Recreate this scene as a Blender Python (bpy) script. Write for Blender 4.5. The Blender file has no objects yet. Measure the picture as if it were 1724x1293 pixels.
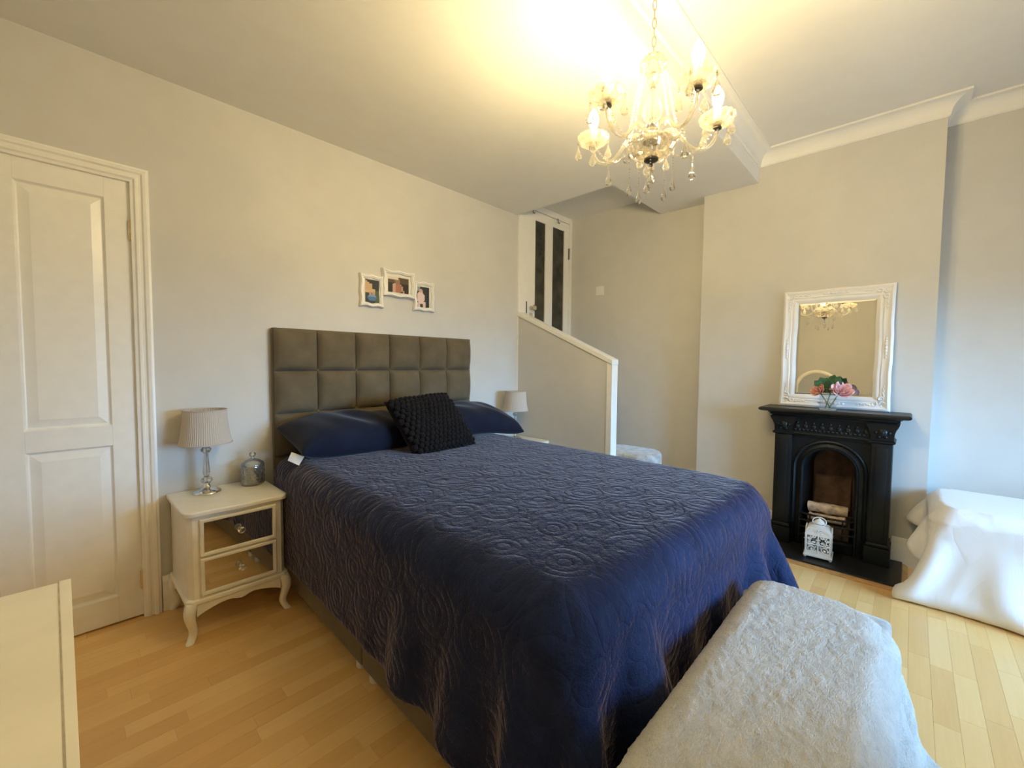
import bpy, bmesh, math, random
import numpy as np
from mathutils import Vector, Matrix

random.seed(7)
PI = math.pi
scene = bpy.context.scene
COL = scene.collection

# ------------------------------------------------------------------ camera
cam_d = bpy.data.cameras.new('camera')
cam = bpy.data.objects.new('camera', cam_d)
COL.objects.link(cam)
FPX = 714.96
cam_d.sensor_fit = 'HORIZONTAL'
cam_d.sensor_width = 36.0
cam_d.lens = FPX / 1724 * 36.0
cam_d.clip_start = 0.02
_a = math.radians(47.8 - 1.0489); _p = math.radians(2.8291); _r = math.radians(0.4997)
_fw = Vector((math.cos(PI/2-_a), math.sin(PI/2-_a), 0)); _rt = Vector((_fw.y, -_fw.x, 0)); _up = Vector((0, 0, 1))
CF = _fw*math.cos(_p) - _up*math.sin(_p); _U = _up*math.cos(_p) + _fw*math.sin(_p)
CR = _rt*math.cos(_r) + _U*math.sin(_r); CU = _U*math.cos(_r) - _rt*math.sin(_r)
CAMH = 1.2
cam.matrix_world = Matrix(((CR.x, CU.x, -CF.x, 0), (CR.y, CU.y, -CF.y, 0), (CR.z, CU.z, -CF.z, CAMH), (0, 0, 0, 1)))
scene.camera = cam

# ------------------------------------------------------------------ world: overcast daylight seen through the bay window
SKY = 40.0
BULB = 580.0
world = bpy.data.worlds.new('world'); scene.world = world
world.use_nodes = True
wn = world.node_tree; wn.nodes.clear()
w_out = wn.nodes.new('ShaderNodeOutputWorld'); w_bg = wn.nodes.new('ShaderNodeBackground')
w_tc = wn.nodes.new('ShaderNodeTexCoord'); w_sep = wn.nodes.new('ShaderNodeSeparateXYZ'); w_ramp = wn.nodes.new('ShaderNodeValToRGB')
w_map = wn.nodes.new('ShaderNodeMapRange'); w_map.inputs[1].default_value = -1; w_map.inputs[2].default_value = 1
wn.links.new(w_tc.outputs['Generated'], w_sep.inputs[0]); wn.links.new(w_sep.outputs[2], w_map.inputs[0])
wn.links.new(w_map.outputs[0], w_ramp.inputs[0]); wn.links.new(w_ramp.outputs[0], w_bg.inputs[0]); wn.links.new(w_bg.outputs[0], w_out.inputs[0])
w_ramp.color_ramp.elements[0].position = 0.47; w_ramp.color_ramp.elements[0].color = (0.10, 0.11, 0.12, 1)
w_ramp.color_ramp.elements[1].position = 0.52; w_ramp.color_ramp.elements[1].color = (0.32, 0.62, 1.0, 1)
w_bg.inputs[1].default_value = SKY
# portal that guides daylight sampling through the window opening (emits nothing itself)
pl = bpy.data.lights.new('window_portal', 'AREA'); pl.shape = 'RECTANGLE'; pl.size = 1.86; pl.size_y = 1.06
pl.cycles.is_portal = True
plo = bpy.data.objects.new('window_portal', pl); COL.objects.link(plo)
plo.location = (2.43, -2.22, 1.19); plo.rotation_euler = (PI/2, 0, 0)   # -Z of the lamp points to +Y
scene.view_settings.view_transform = 'Standard'
scene.view_settings.look = 'None'
scene.view_settings.exposure = 0.14
scene.view_settings.gamma = 1.0
scene.view_settings.use_curve_mapping = False
scene.cycles.max_bounces = 10
scene.cycles.diffuse_bounces = 6
scene.cycles.transparent_max_bounces = 24
scene.cycles.caustics_reflective = False
scene.cycles.caustics_refractive = False
scene.cycles.sample_clamp_indirect = 6.0

# ------------------------------------------------------------------ materials
class NT:
    def __init__(s, name):
        s.m = bpy.data.materials.new(name); s.m.use_nodes = True
        s.t = s.m.node_tree; s.n = s.t.nodes
        s.b = s.n['Principled BSDF']; s.o = s.n['Material Output']
    def node(s, t, **kw):
        n = s.n.new(t)
        for k, v in kw.items(): setattr(n, k, v)
        return n
    def link(s, a, b): s.t.links.new(a, b)
    def setb(s, **kw):
        for k, v in kw.items(): s.b.inputs[k.replace('_', ' ')].default_value = v
    def bump(s, height, strength=0.3, dist=0.01):
        b = s.node('ShaderNodeBump'); b.inputs['Strength'].default_value = strength; b.inputs['Distance'].default_value = dist
        s.link(height, b.inputs['Height']); s.link(b.outputs[0], s.b.inputs['Normal']); return b
    def noise(s, scale, detail=4, rough=0.5, vec=None):
        n = s.node('ShaderNodeTexNoise'); n.inputs['Scale'].default_value = scale; n.inputs['Detail'].default_value = detail
        n.inputs['Roughness'].default_value = rough
        if vec is not None: s.link(vec, n.inputs['Vector'])
        return n
    def pos(s):
        return s.node('ShaderNodeNewGeometry').outputs['Position']
    def obj(s):
        return s.node('ShaderNodeTexCoord').outputs['Object']
    def math(s, op, a, b=None):
        n = s.node('ShaderNodeMath', operation=op)
        for i, v in enumerate((a, b)):
            if v is None: continue
            if isinstance(v, (int, float)): n.inputs[i].default_value = v
            else: s.link(v, n.inputs[i])
        return n.outputs[0]
    def ramp(s, fac, stops):
        n = s.node('ShaderNodeValToRGB'); e = n.color_ramp.elements
        e[0].position, e[0].color = stops[0][0], (*stops[0][1], 1)
        e[1].position, e[1].color = stops[-1][0], (*stops[-1][1], 1)
        for p, c in stops[1:-1]:
            q = e.new(p); q.color = (*c, 1)
        s.link(fac, n.inputs[0]); return n.outputs[0]

def plain(name, col, rough=0.5, metal=0.0, var=0.06, scale=8.0, bump=0.0, bscale=60.0, bdist=0.002, spec=0.5, coat=0.0):
    """Painted / solid surface: colour with a slight procedural variation and fine relief."""
    k = NT(name); v = k.pos()
    n = k.noise(scale, 3, 0.5, v)
    lo = tuple(c*(1-var) for c in col); hi = tuple(min(1, c*(1+var)) for c in col)
    k.link(k.ramp(n.outputs[0], [(0.3, lo), (0.7, hi)]), k.b.inputs['Base Color'])
    k.setb(Roughness=rough, Metallic=metal); k.b.inputs['Specular IOR Level'].default_value = spec
    if coat: k.b.inputs['Coat Weight'].default_value = coat
    if bump:
        b = k.noise(bscale, 4, 0.6, v); k.bump(b.outputs[0], bump, bdist)
    return k.m

def fabric(name, col, rough=0.85, sheen=0.4, sheen_col=(1, 1, 1), bump=0.3, bscale=400.0, var=0.12, vscale=12.0, sheen_rough=0.4):
    k = NT(name); v = k.pos()
    n = k.noise(vscale, 4, 0.6, v)
    k.link(k.ramp(n.outputs[0], [(0.3, tuple(c*(1-var) for c in col)), (0.7, tuple(min(1, c*(1+var)) for c in col))]), k.b.inputs['Base Color'])
    k.setb(Roughness=rough); k.b.inputs['Sheen Weight'].default_value = sheen; k.b.inputs['Sheen Roughness'].default_value = sheen_rough
    k.b.inputs['Sheen Tint'].default_value = (*sheen_col, 1); k.b.inputs['Specular IOR Level'].default_value = 0.15
    b = k.noise(bscale, 2, 0.5, v); k.bump(b.outputs[0], bump, 0.001)
    return k.m

def thin_glass(name, tint=(1, 1, 1), gloss=0.12, trans=0.0, rough=0.03, body=(1, 1, 1)):
    """Clear glass or acrylic: mostly lets light through, with a sharp gloss and a little milky scatter."""
    k = NT(name); k.n.remove(k.b)
    t = k.node('ShaderNodeBsdfTransparent'); t.inputs[0].default_value = (*tint, 1)
    g = k.node('ShaderNodeBsdfGlossy'); g.inputs['Roughness'].default_value = rough; g.inputs[0].default_value = (1, 1, 1, 1)
    fr = k.node('ShaderNodeFresnel'); fr.inputs[0].default_value = 1.5
    a = k.math('ADD', fr.outputs[0], gloss); a = k.math('MINIMUM', a, 1.0)
    mx = k.node('ShaderNodeMixShader'); k.link(a, mx.inputs[0]); k.link(t.outputs[0], mx.inputs[1]); k.link(g.outputs[0], mx.inputs[2])
    last = mx.outputs[0]
    if trans:
        d = k.node('ShaderNodeBsdfTranslucent'); d.inputs[0].default_value = (*body, 1)
        df = k.node('ShaderNodeBsdfDiffuse'); df.inputs[0].default_value = (*body, 1)
        m1 = k.node('ShaderNodeMixShader'); m1.inputs[0].default_value = 0.5; k.link(d.outputs[0], m1.inputs[1]); k.link(df.outputs[0], m1.inputs[2])
        m2 = k.node('ShaderNodeMixShader'); m2.inputs[0].default_value = trans; k.link(last, m2.inputs[1]); k.link(m1.outputs[0], m2.inputs[2]); last = m2.outputs[0]
    k.link(last, k.o.inputs[0]); return k.m

def emit(name, col, s):
    k = NT(name); k.n.remove(k.b); e = k.node('ShaderNodeEmission'); e.inputs[0].default_value = (*col, 1); e.inputs[1].default_value = s
    k.link(e.outputs[0], k.o.inputs[0]); return k.m

def wood_floor():
    k = NT('laminate'); p = k.pos()
    oi = k.node('ShaderNodeObjectInfo').outputs['Random']; ri = k.node('ShaderNodeNewGeometry').outputs['Random Per Island']
    rnd = k.math('FRACT', k.math('ADD', oi, ri))
    mp = k.node('ShaderNodeMapping'); mp.inputs['Scale'].default_value = (1.6, 26, 1)
    off = k.node('ShaderNodeCombineXYZ'); k.link(k.math('MULTIPLY', rnd, 37.0), off.inputs[0]); k.link(k.math('MULTIPLY', rnd, 11.0), off.inputs[1])
    ad = k.node('ShaderNodeVectorMath', operation='ADD'); k.link(p, ad.inputs[0]); k.link(off.outputs[0], ad.inputs[1])
    k.link(ad.outputs[0], mp.inputs[0])
    g = k.noise(2.2, 5, 0.65, mp.outputs[0])
    mixv = k.math('ADD', k.math('MULTIPLY', rnd, 0.52), k.math('MULTIPLY', g.outputs[0], 0.50))
    c = k.ramp(mixv, [(0.12, (0.70, 0.415, 0.150)), (0.5, (0.79, 0.50, 0.195)), (0.9, (0.86, 0.60, 0.27))])
    k.link(c, k.b.inputs['Base Color']); k.setb(Roughness=0.34); k.b.inputs['Specular IOR Level'].default_value = 0.45
    k.bump(g.outputs[0], 0.05, 0.001); return k.m

def duvet_velvet():
    k = NT('navy_velvet_quilt'); uv = k.node('ShaderNodeTexCoord').outputs['UV']
    sc = k.node('ShaderNodeVectorMath', operation='SCALE'); k.link(uv, sc.inputs[0]); sc.inputs['Scale'].default_value = 1.0
    w = k.noise(3.0, 2, 0.5, uv)
    wm = k.node('ShaderNodeVectorMath', operation='SCALE'); k.link(w.outputs['Color'], wm.inputs[0]); wm.inputs['Scale'].default_value = 0.05
    ad = k.node('ShaderNodeVectorMath', operation='ADD'); k.link(uv, ad.inputs[0]); k.link(wm.outputs[0], ad.inputs[1])
    vo = k.node('ShaderNodeTexVoronoi', feature='F1'); vo.inputs['Scale'].default_value = 7.5; k.link(ad.outputs[0], vo.inputs['Vector'])
    rings = k.math('ABSOLUTE', k.math('SINE', k.math('MULTIPLY', vo.outputs['Distance'], 16.0)))
    pw = k.math('POWER', rings, 0.55)
    fine = k.noise(26, 5, 0.7, uv); crush = k.noise(9, 6, 0.7, uv)
    h = k.math('ADD', k.math('MULTIPLY', pw, 0.42), k.math('MULTIPLY', fine.outputs[0], 1.1))
    h = k.math('ADD', h, k.math('MULTIPLY', crush.outputs[0], 2.2))
    k.bump(h, 0.5, 0.013)
    c = k.ramp(crush.outputs[0], [(0.3, (0.0085, 0.0145, 0.047)), (0.7, (0.017, 0.029, 0.090))])
    k.link(c, k.b.inputs['Base Color']); k.setb(Roughness=0.7); k.b.inputs['Specular IOR Level'].default_value = 0.14
    k.b.inputs['Sheen Weight'].default_value = 0.55; k.b.inputs['Sheen Roughness'].default_value = 0.22
    k.b.inputs['Sheen Tint'].default_value = (1.0, 0.82, 0.80, 1); return k.m

def fleece():
    k = NT('pale_fleece'); p = k.pos()
    mp = k.node('ShaderNodeMapping'); mp.inputs['Scale'].default_value = (1.0, 2.2, 1.5); mp.inputs['Rotation'].default_value = (0, 0, 0.5); k.link(p, mp.inputs[0])
    n = k.noise(16, 5, 0.7, mp.outputs[0]); f = k.noise(140, 3, 0.7, mp.outputs[0])
    h = k.math('ADD', k.math('MULTIPLY', n.outputs[0], 1.0), k.math('MULTIPLY', f.outputs[0], 0.35))
    k.bump(h, 0.7, 0.018)
    k.link(k.ramp(n.outputs[0], [(0.3, (0.50, 0.51, 0.50)), (0.7, (0.66, 0.66, 0.64))]), k.b.inputs['Base Color'])
    k.setb(Roughness=0.95); k.b.inputs['Sheen Weight'].default_value = 0.35; k.b.inputs['Specular IOR Level'].default_value = 0.1; return k.m

def attr_mat(name, rough=0.4):
    k = NT(name); a = k.node('ShaderNodeAttribute'); a.attribute_name = 'print'; k.link(a.outputs['Color'], k.b.inputs['Base Color']); k.setb(Roughness=rough); return k.m

def creased_sheet():
    k = NT('white_cotton_sheet'); p = k.pos()
    mp = k.node('ShaderNodeMapping'); mp.inputs['Scale'].default_value = (1.0, 1.0, 0.45); mp.inputs['Rotation'].default_value = (0.5, 0.0, 0.0); k.link(p, mp.inputs[0])
    n = k.noise(7, 3, 0.5, mp.outputs[0]); n.inputs['Distortion'].default_value = 1.5
    r = k.math('ABSOLUTE', k.math('SUBTRACT', n.outputs[0], 0.5)); r = k.math('MINIMUM', k.math('MULTIPLY', r, 5.0), 1.0)
    k.bump(r, 0.12, 0.008); k.setb(Roughness=0.85); k.b.inputs['Base Color'].default_value = (0.84, 0.84, 0.86, 1); k.b.inputs['Specular IOR Level'].default_value = 0.15; return k.m

MT = dict(
    wall=plain('grey_wall_paint', (0.625, 0.615, 0.585), 0.8, var=0.02, bump=0.06, bscale=180),
    ceiling=plain('white_ceiling_paint', (0.80, 0.79, 0.765), 0.85, var=0.015, bump=0.05, bscale=120),
    gloss=plain('white_gloss_paint', (0.88, 0.865, 0.81), 0.32, var=0.02, scale=20),
    cornice=plain('white_plaster', (0.84, 0.83, 0.80), 0.6, var=0.015),
    cream=plain('cream_painted_wood', (0.87, 0.835, 0.73), 0.34, var=0.03, scale=15, bump=0.03),
    chest=plain('worn_cream_paint', (0.90, 0.865, 0.77), 0.45, var=0.05, scale=6, bump=0.08, bscale=25),
    worn=plain('rubbed_paint_edge', (0.48, 0.43, 0.34), 0.6, var=0.2, scale=40),
    chain=plain('antique_chain', (0.40, 0.32, 0.22), 0.4, 0.8),
    brass=plain('brass', (0.72, 0.60, 0.36), 0.3, 1.0),
    chrome=plain('chrome', (0.82, 0.81, 0.78), 0.12, 1.0, var=0.01),
    dark_metal=plain('dark_metal', (0.10, 0.09, 0.08), 0.45, 0.6),
    mirror=plain('mirror_glass', (0.86, 0.86, 0.84), 0.015, 1.0, var=0.0),
    iron=plain('black_iron', (0.005, 0.0068, 0.008), 0.42, 0.0, var=0.2, bump=0.25, bscale=90, bdist=0.002, spec=0.35),
    slate=plain('black_slate', (0.012, 0.012, 0.012), 0.42, var=0.25, bump=0.15, bscale=30),
    clay=plain('sooted_fire_clay', (0.11, 0.065, 0.045), 0.9, var=0.4, scale=14, bump=0.3),
    bark=plain('birch_bark', (0.62, 0.50, 0.38), 0.85, var=0.45, scale=28, bump=0.6, bscale=60, bdist=0.004),
    suede=fabric('taupe_velvet', (0.128, 0.102, 0.064), sheen=0.35, sheen_col=(0.9, 0.85, 0.75), var=0.15, vscale=9),
    divan=fabric('taupe_velvet_base', (0.150, 0.122, 0.082), sheen=0.3, sheen_col=(0.9, 0.85, 0.75), var=0.2, vscale=7),
    ticking=fabric('mattress_ticking', (0.6, 0.6, 0.6), sheen=0.1),
    duvet=duvet_velvet(),
    pillow=fabric('navy_velvet', (0.009, 0.012, 0.027), sheen=0.25, sheen_col=(0.8, 0.75, 0.75), var=0.25, vscale=10, bump=0.2),
    wool=fabric('black_plum_wool', (0.007, 0.006, 0.007), sheen=0.14, sheen_col=(0.7, 0.6, 0.6), bump=0.6, bscale=500),
    tag=fabric('white_label', (0.8, 0.78, 0.72), sheen=0.0),
    fleece=fleece(),
    sheet=creased_sheet(),
    crushed=fabric('pale_crushed_velvet', (0.42, 0.42, 0.41), sheen=0.6, var=0.35, vscale=22),
    carpet=fabric('grey_stair_carpet', (0.40, 0.39, 0.37), sheen=0.2),
    glass=thin_glass('clear_glass', (0.97, 0.98, 0.98), 0.05),
    window_glass=thin_glass('window_glass', (0.97, 0.99, 1.0), 0.0),
    crystal=thin_glass('acrylic_crystal', (0.955, 0.945, 0.91), 0.12, 0.07, 0.05, (1.0, 0.95, 0.85)),
    cup_glass=thin_glass('ribbed_cup_acrylic', (0.90, 0.87, 0.79), 0.16, 0.08, 0.06, (1.0, 0.92, 0.78)),
    cut_glass=thin_glass('cut_glass', (0.94, 0.95, 0.94), 0.16, 0.08, 0.04),
    dark_pane=plain('obscured_dark_glass', (0.040, 0.040, 0.030), 0.22, var=0.5, scale=9, bump=0.5, bscale=26, bdist=0.004),
    sleeve=plain('white_candle_tube', (0.72, 0.68, 0.58), 0.5),
    bulb=emit('bulb_glow', (1.0, 0.765, 0.37), BULB),
    shade=None, plastic=plain('white_plastic', (0.80, 0.79, 0.75), 0.3, var=0.01),
    oak=plain('oak_edging', (0.50, 0.28, 0.10), 0.4, var=0.2, scale=30),
    floor=wood_floor(), screed=plain('subfloor', (0.2, 0.15, 0.1), 0.9),
    petal=plain('pink_petals', (0.80, 0.47, 0.48), 0.7, var=0.25, scale=60), petal2=plain('peach_petals', (0.74, 0.40, 0.33), 0.7, var=0.3, scale=60),
    leaf=plain('green_leaf', (0.055, 0.14, 0.06), 0.5, var=0.35, scale=50), stem=plain('green_stem', (0.09, 0.17, 0.06), 0.6),
    contents=plain('dried_petals', (0.20, 0.17, 0.12), 0.9, var=0.6, scale=90, bump=0.6, bscale=120),
    white_metal=plain('white_enamel', (0.82, 0.83, 0.83), 0.4, var=0.02), print=attr_mat('photo_print'), mat_board=plain('cream_mount', (0.80, 0.77, 0.68), 0.8),
    white_frame=plain('white_carved_wood', (0.84, 0.83, 0.81), 0.45, var=0.02, bump=0.25, bscale=45, bdist=0.003),
)
def shade_fabric():
    k = NT('pleated_shade_silk'); k.n.remove(k.b)
    d = k.node('ShaderNodeBsdfDiffuse'); d.inputs[0].default_value = (0.70, 0.64, 0.57, 1); t = k.node('ShaderNodeBsdfTranslucent'); t.inputs[0].default_value = (0.62, 0.55, 0.46, 1)
    m = k.node('ShaderNodeMixShader'); m.inputs[0].default_value = 0.3; k.link(d.outputs[0], m.inputs[1]); k.link(t.outputs[0], m.inputs[2]); k.link(m.outputs[0], k.o.inputs[0]); return k.m
MT['shade'] = shade_fabric()

# ------------------------------------------------------------------ mesh building helpers
class MB:
    def __init__(s): s.v = []; s.f = []
    def add(s, vs, fs):
        o = len(s.v); s.v += [tuple(map(float, p)) for p in vs]; s.f += [tuple(i+o for i in f) for f in fs]; return s
    def box(s, x0, x1, y0, y1, z0, z1):
        return s.add([(x0,y0,z0),(x1,y0,z0),(x1,y1,z0),(x0,y1,z0),(x0,y0,z1),(x1,y0,z1),(x1,y1,z1),(x0,y1,z1)],
                     [(3,2,1,0),(4,5,6,7),(0,1,5,4),(1,2,6,5),(2,3,7,6),(3,0,4,7)])
    def prism(s, poly, a, b, axis):
        mk = {'x': lambda p, t: (t, p[0], p[1]), 'y': lambda p, t: (p[0], t, p[1]), 'z': lambda p, t: (p[0], p[1], t)}[axis]
        n = len(poly)
        return s.add([mk(p, a) for p in poly] + [mk(p, b) for p in poly],
                     [tuple(range(n))[::-1], tuple(range(n, 2*n))] + [(i, (i+1) % n, n+(i+1) % n, n+i) for i in range(n)])
    def lathe(s, prof, seg=24, c=(0, 0, 0), cap=True, fun=None):
        vs = []; n = len(prof)
        for j, (r, z) in enumerate(prof):
            for i in range(seg):
                a = 2*PI*i/seg; rr = r if fun is None else fun(r, z, a)
                vs.append((c[0]+rr*math.cos(a), c[1]+rr*math.sin(a), c[2]+z))
        fs = [(j*seg+i, j*seg+(i+1) % seg, (j+1)*seg+(i+1) % seg, (j+1)*seg+i) for j in range(n-1) for i in range(seg)]
        if cap:
            if prof[0][0] > 1e-6: fs.append(tuple(range(seg))[::-1])
            if prof[-1][0] > 1e-6: fs.append(tuple((n-1)*seg+i for i in range(seg)))
        return s.add(vs, fs)
    def tube(s, pts, r, seg=8, closed=False, flat=None):
        P = [Vector(p) for p in pts]; n = len(P); R = r if isinstance(r, (list, tuple)) else [r]*n
        vs = []; prev = None
        for i in range(n):
            a = P[(i-1) % n] if (closed or i > 0) else P[i]; b = P[(i+1) % n] if (closed or i < n-1) else P[i]
            t = (b-a).normalized() if (b-a).length > 1e-9 else Vector((0, 0, 1))
            if prev is None:
                u = t.orthogonal().normalized() if flat is None else (Vector(flat)-t*Vector(flat).dot(t)).normalized()
            else:
                u = (prev - t*prev.dot(t)).normalized() if flat is None else (Vector(flat)-t*Vector(flat).dot(t)).normalized()
            prev = u; w = t.cross(u)
            for k in range(seg):
                an = 2*PI*k/seg; vs.append(P[i] + (u*math.cos(an)+w*math.sin(an))*R[i])
        m = n if closed else n-1
        fs = [(i*seg+k, i*seg+(k+1) % seg, ((i+1) % n)*seg+(k+1) % seg, ((i+1) % n)*seg+k) for i in range(m) for k in range(seg)]
        if not closed: fs += [tuple(range(seg))[::-1], tuple((n-1)*seg+k for k in range(seg))]
        return s.add(vs, fs)
    def sweep(s, path, n, prof, closed=False, cap=True):
        """Profile (d, t) carried along a path: d sideways (direction x n) with mitred corners, t along n."""
        P = [Vector(p) for p in path]; N = Vector(n); k = len(P); vs = []
        for i in range(k):
            bs = []
            if closed or i > 0: bs.append((P[i]-P[(i-1) % k]).normalized().cross(N))
            if closed or i < k-1: bs.append((P[(i+1) % k]-P[i]).normalized().cross(N))
            m = bs[0] if len(bs) == 1 else (bs[0]+bs[1])/(1+bs[0].dot(bs[1]))
            vs += [P[i]+m*d+N*t for d, t in prof]
        q = len(prof); r = k if closed else k-1
        fs = [(i*q+j, i*q+(j+1) % q, ((i+1) % k)*q+(j+1) % q, ((i+1) % k)*q+j) for i in range(r) for j in range(q)]
        if cap and not closed: fs += [tuple(range(q))[::-1], tuple((k-1)*q+j for j in range(q))]
        return s.add(vs, fs)
    def ball(s, c, r, seg=10, rings=6, sc=(1, 1, 1)):
        vs = [(c[0], c[1], c[2]-r*sc[2])]; 
        for j in range(1, rings):
            a = -PI/2+PI*j/rings
            for i in range(seg):
                t = 2*PI*i/seg; vs.append((c[0]+r*sc[0]*math.cos(a)*math.cos(t), c[1]+r*sc[1]*math.cos(a)*math.sin(t), c[2]+r*sc[2]*math.sin(a)))
        vs.append((c[0], c[1], c[2]+r*sc[2])); L = len(vs)-1
        fs = [(0, 1+(i+1) % seg, 1+i) for i in range(seg)]
        fs += [(1+j*seg+i, 1+j*seg+(i+1) % seg, 1+(j+1)*seg+(i+1) % seg, 1+(j+1)*seg+i) for j in range(rings-2) for i in range(seg)]
        fs += [(1+(rings-2)*seg+i, 1+(rings-2)*seg+(i+1) % seg, L) for i in range(seg)]
        return s.add(vs, fs)
    def grid(s, A, wrap=False):
        A = np.asarray(A); n, m = A.shape[:2]
        return s.add(A.reshape(-1, 3), [(i*m+j, i*m+(j+1) % m, (i+1)*m+(j+1) % m, (i+1)*m+j) for i in range(n-1) for j in range(m if wrap else m-1)])
    def mesh(s, name, smooth=None, bevel=0.0, seg=2, o=(0, 0, 0), fix=True):
        me = bpy.data.meshes.new(name); me.from_pydata([(p[0]-o[0], p[1]-o[1], p[2]-o[2]) for p in s.v], [], s.f)
        bm = bmesh.new(); bm.from_mesh(me)
        if fix: bmesh.ops.recalc_face_normals(bm, faces=bm.faces)
        if bevel:
            es = [e for e in bm.edges if len(e.link_faces) == 2 and e.calc_face_angle(0) > 0.5]
            bmesh.ops.bevel(bm, geom=es, offset=bevel, segments=seg, profile=0.6, affect='EDGES', clamp_overlap=True)
        if smooth is not None:
            th = math.radians(smooth)
            for f in bm.faces: f.smooth = True
            for e in bm.edges: e.smooth = len(e.link_faces) == 2 and e.calc_face_angle(0) < th
        bm.to_mesh(me); bm.free(); return me
    def build(s, name, mat, parent=None, smooth=None, bevel=0.0, seg=2, world=False, fix=True):
        o = (0, 0, 0)
        if world and parent is not None:
            q = parent; o = Vector((0, 0, 0))
            while q is not None: o = o+q.location; q = q.parent
        return link(name, s.mesh(name, smooth, bevel, seg, o, fix), mat, parent)

def link(name, me, mat, parent=None):
    ob = bpy.data.objects.new(name, me); COL.objects.link(ob)
    if mat is not None and not me.materials: me.materials.append(MT[mat] if isinstance(mat, str) else mat)
    if parent is not None: ob.parent = parent
    return ob
def tag(o, label, cat, group=None, kind=None):
    if label: o['label'] = label
    if cat: o['category'] = cat
    if group: o['group'] = group
    if kind: o['kind'] = kind
    return o
def thing(name, label, cat, loc=(0, 0, 0), group=None, rot=(0, 0, 0)):
    e = bpy.data.objects.new(name, None); COL.objects.link(e); e.location = loc; e.rotation_euler = rot; e.empty_display_size = 0.05
    return tag(e, label, cat, group)
def struct(name, label=None, loc=(0, 0, 0)):
    e = bpy.data.objects.new(name, None); COL.objects.link(e); e.location = loc; e.empty_display_size = 0.05; e['kind'] = 'structure'
    if label: e['label'] = label
    return e
def setting(o, label=None):
    o['kind'] = 'structure'
    if label: o['label'] = label
    return o
def copy_tree(o, parent=None):
    c = o.copy(); COL.objects.link(c)
    if parent is not None: c.parent = parent
    for ch in o.children: copy_tree(ch, c)
    return c
def poly_arc(cx, cy, r, a0, a1, n, ry=None):
    ry = r if ry is None else ry
    return [(cx+r*math.cos(math.radians(a0+(a1-a0)*i/n)), cy+ry*math.sin(math.radians(a0+(a1-a0)*i/n))) for i in range(n+1)]
def px(p):
    d = Vector(p)-Vector((0, 0, CAMH)); z = d.dot(CF)
    if z < 0.05: return None
    return (862+FPX*d.dot(CR)/z, 646.5-FPX*d.dot(CU)/z, z)

# ------------------------------------------------------------------ room dimensions (metres)
YA, XW, XB, XL = 2.574, 3.600, 3.449, -0.65         # headboard wall, right wall, chimney breast face, left wall
ZL, ZH, YS = 2.495, 2.690, 0.847                     # low ceiling, high ceiling, step between them
YBL, YBR = 1.221, -0.0915                            # chimney breast ends
YF, YBAY, XBAY = -0.62, -2.10, 1.30                  # near wall, bay window wall, bay side
XN, YN = 2.785, 1.63                                 # stair niche

# ---- floor: laminate strips
subfloor = setting(MB().box(XL-0.1, XW+0.1, YBAY-0.1, YA+0.12, -0.08, -0.012).build('floor', 'screed'), 'warm beech laminate floor in narrow staggered strips')
SW = 0.0645; strips = []
y = YBAY
row = 0
while y < YA+0.05:
    x = XL - random.uniform(0.0, 0.4); 
    while x < XW:
        L = random.choice((0.30, 0.38, 0.46, 0.54)); a, b = max(x, XL-0.02), min(x+L, XW+0.02)
        if b-a > 0.02: strips.append((a, b, y))
        x += L
    y += SW; row += 1
def strip_mb(mb, L, W, o=(0, 0, 0)):
    g, e = 0.00012, 0.00045
    def ring(i, z): return [(o[0]+i, o[1]+i, z), (o[0]+L-i, o[1]+i, z), (o[0]+L-i, o[1]+W-i, z), (o[0]+i, o[1]+W-i, z)]
    v = ring(g, -0.012)+ring(g, -0.0006)+ring(e, 0.0)
    mb.add(v, [(3, 2, 1, 0), (8, 9, 10, 11)]+[(k*4+i, k*4+(i+1) % 4, k*4+4+(i+1) % 4, k*4+4+i) for k in range(2) for i in range(4)])
def visible_area(a, b, y):
    c = ((a+b)/2, y+SW/2, 0)
    if 0.80 < c[0] < 2.15 and c[1] > 0.6: return 0
    if c[0] < -0.02 and 0.2 < c[1] < 1.2: return 0
    if c[0] > 3.0 and c[1] < -0.15: return 0
    P = [px((q[0], q[1], 0)) for q in ((a, y), (b, y), (b, y+SW), (a, y+SW), c[:2])]
    if any(p is None for p in P) or not any(-20 < p[0] < 1744 and -20 < p[1] < 1313 for p in P): return 0
    return abs(sum(P[i][0]*P[(i+1) % 4][1]-P[(i+1) % 4][0]*P[i][1] for i in range(4)))/2
ranked = sorted(strips, key=lambda s: -visible_area(*s))
own = set(s for s in ranked[:290] if visible_area(*s) > 0)
shared = {}; rest = MB()
for a, b, y in strips:
    if (a, b, y) in own:
        key = round(b-a, 3)
        if key not in shared:
            mb = MB(); strip_mb(mb, b-a, SW); shared[key] = mb.mesh('plank')
        o = link('plank', shared[key], 'floor', subfloor); o.location = (a, y, 0)
    else: strip_mb(rest, b-a, SW, (a, y, 0))
r = rest.build('plank_field', 'floor', subfloor); r['kind'] = 'stuff'

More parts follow.
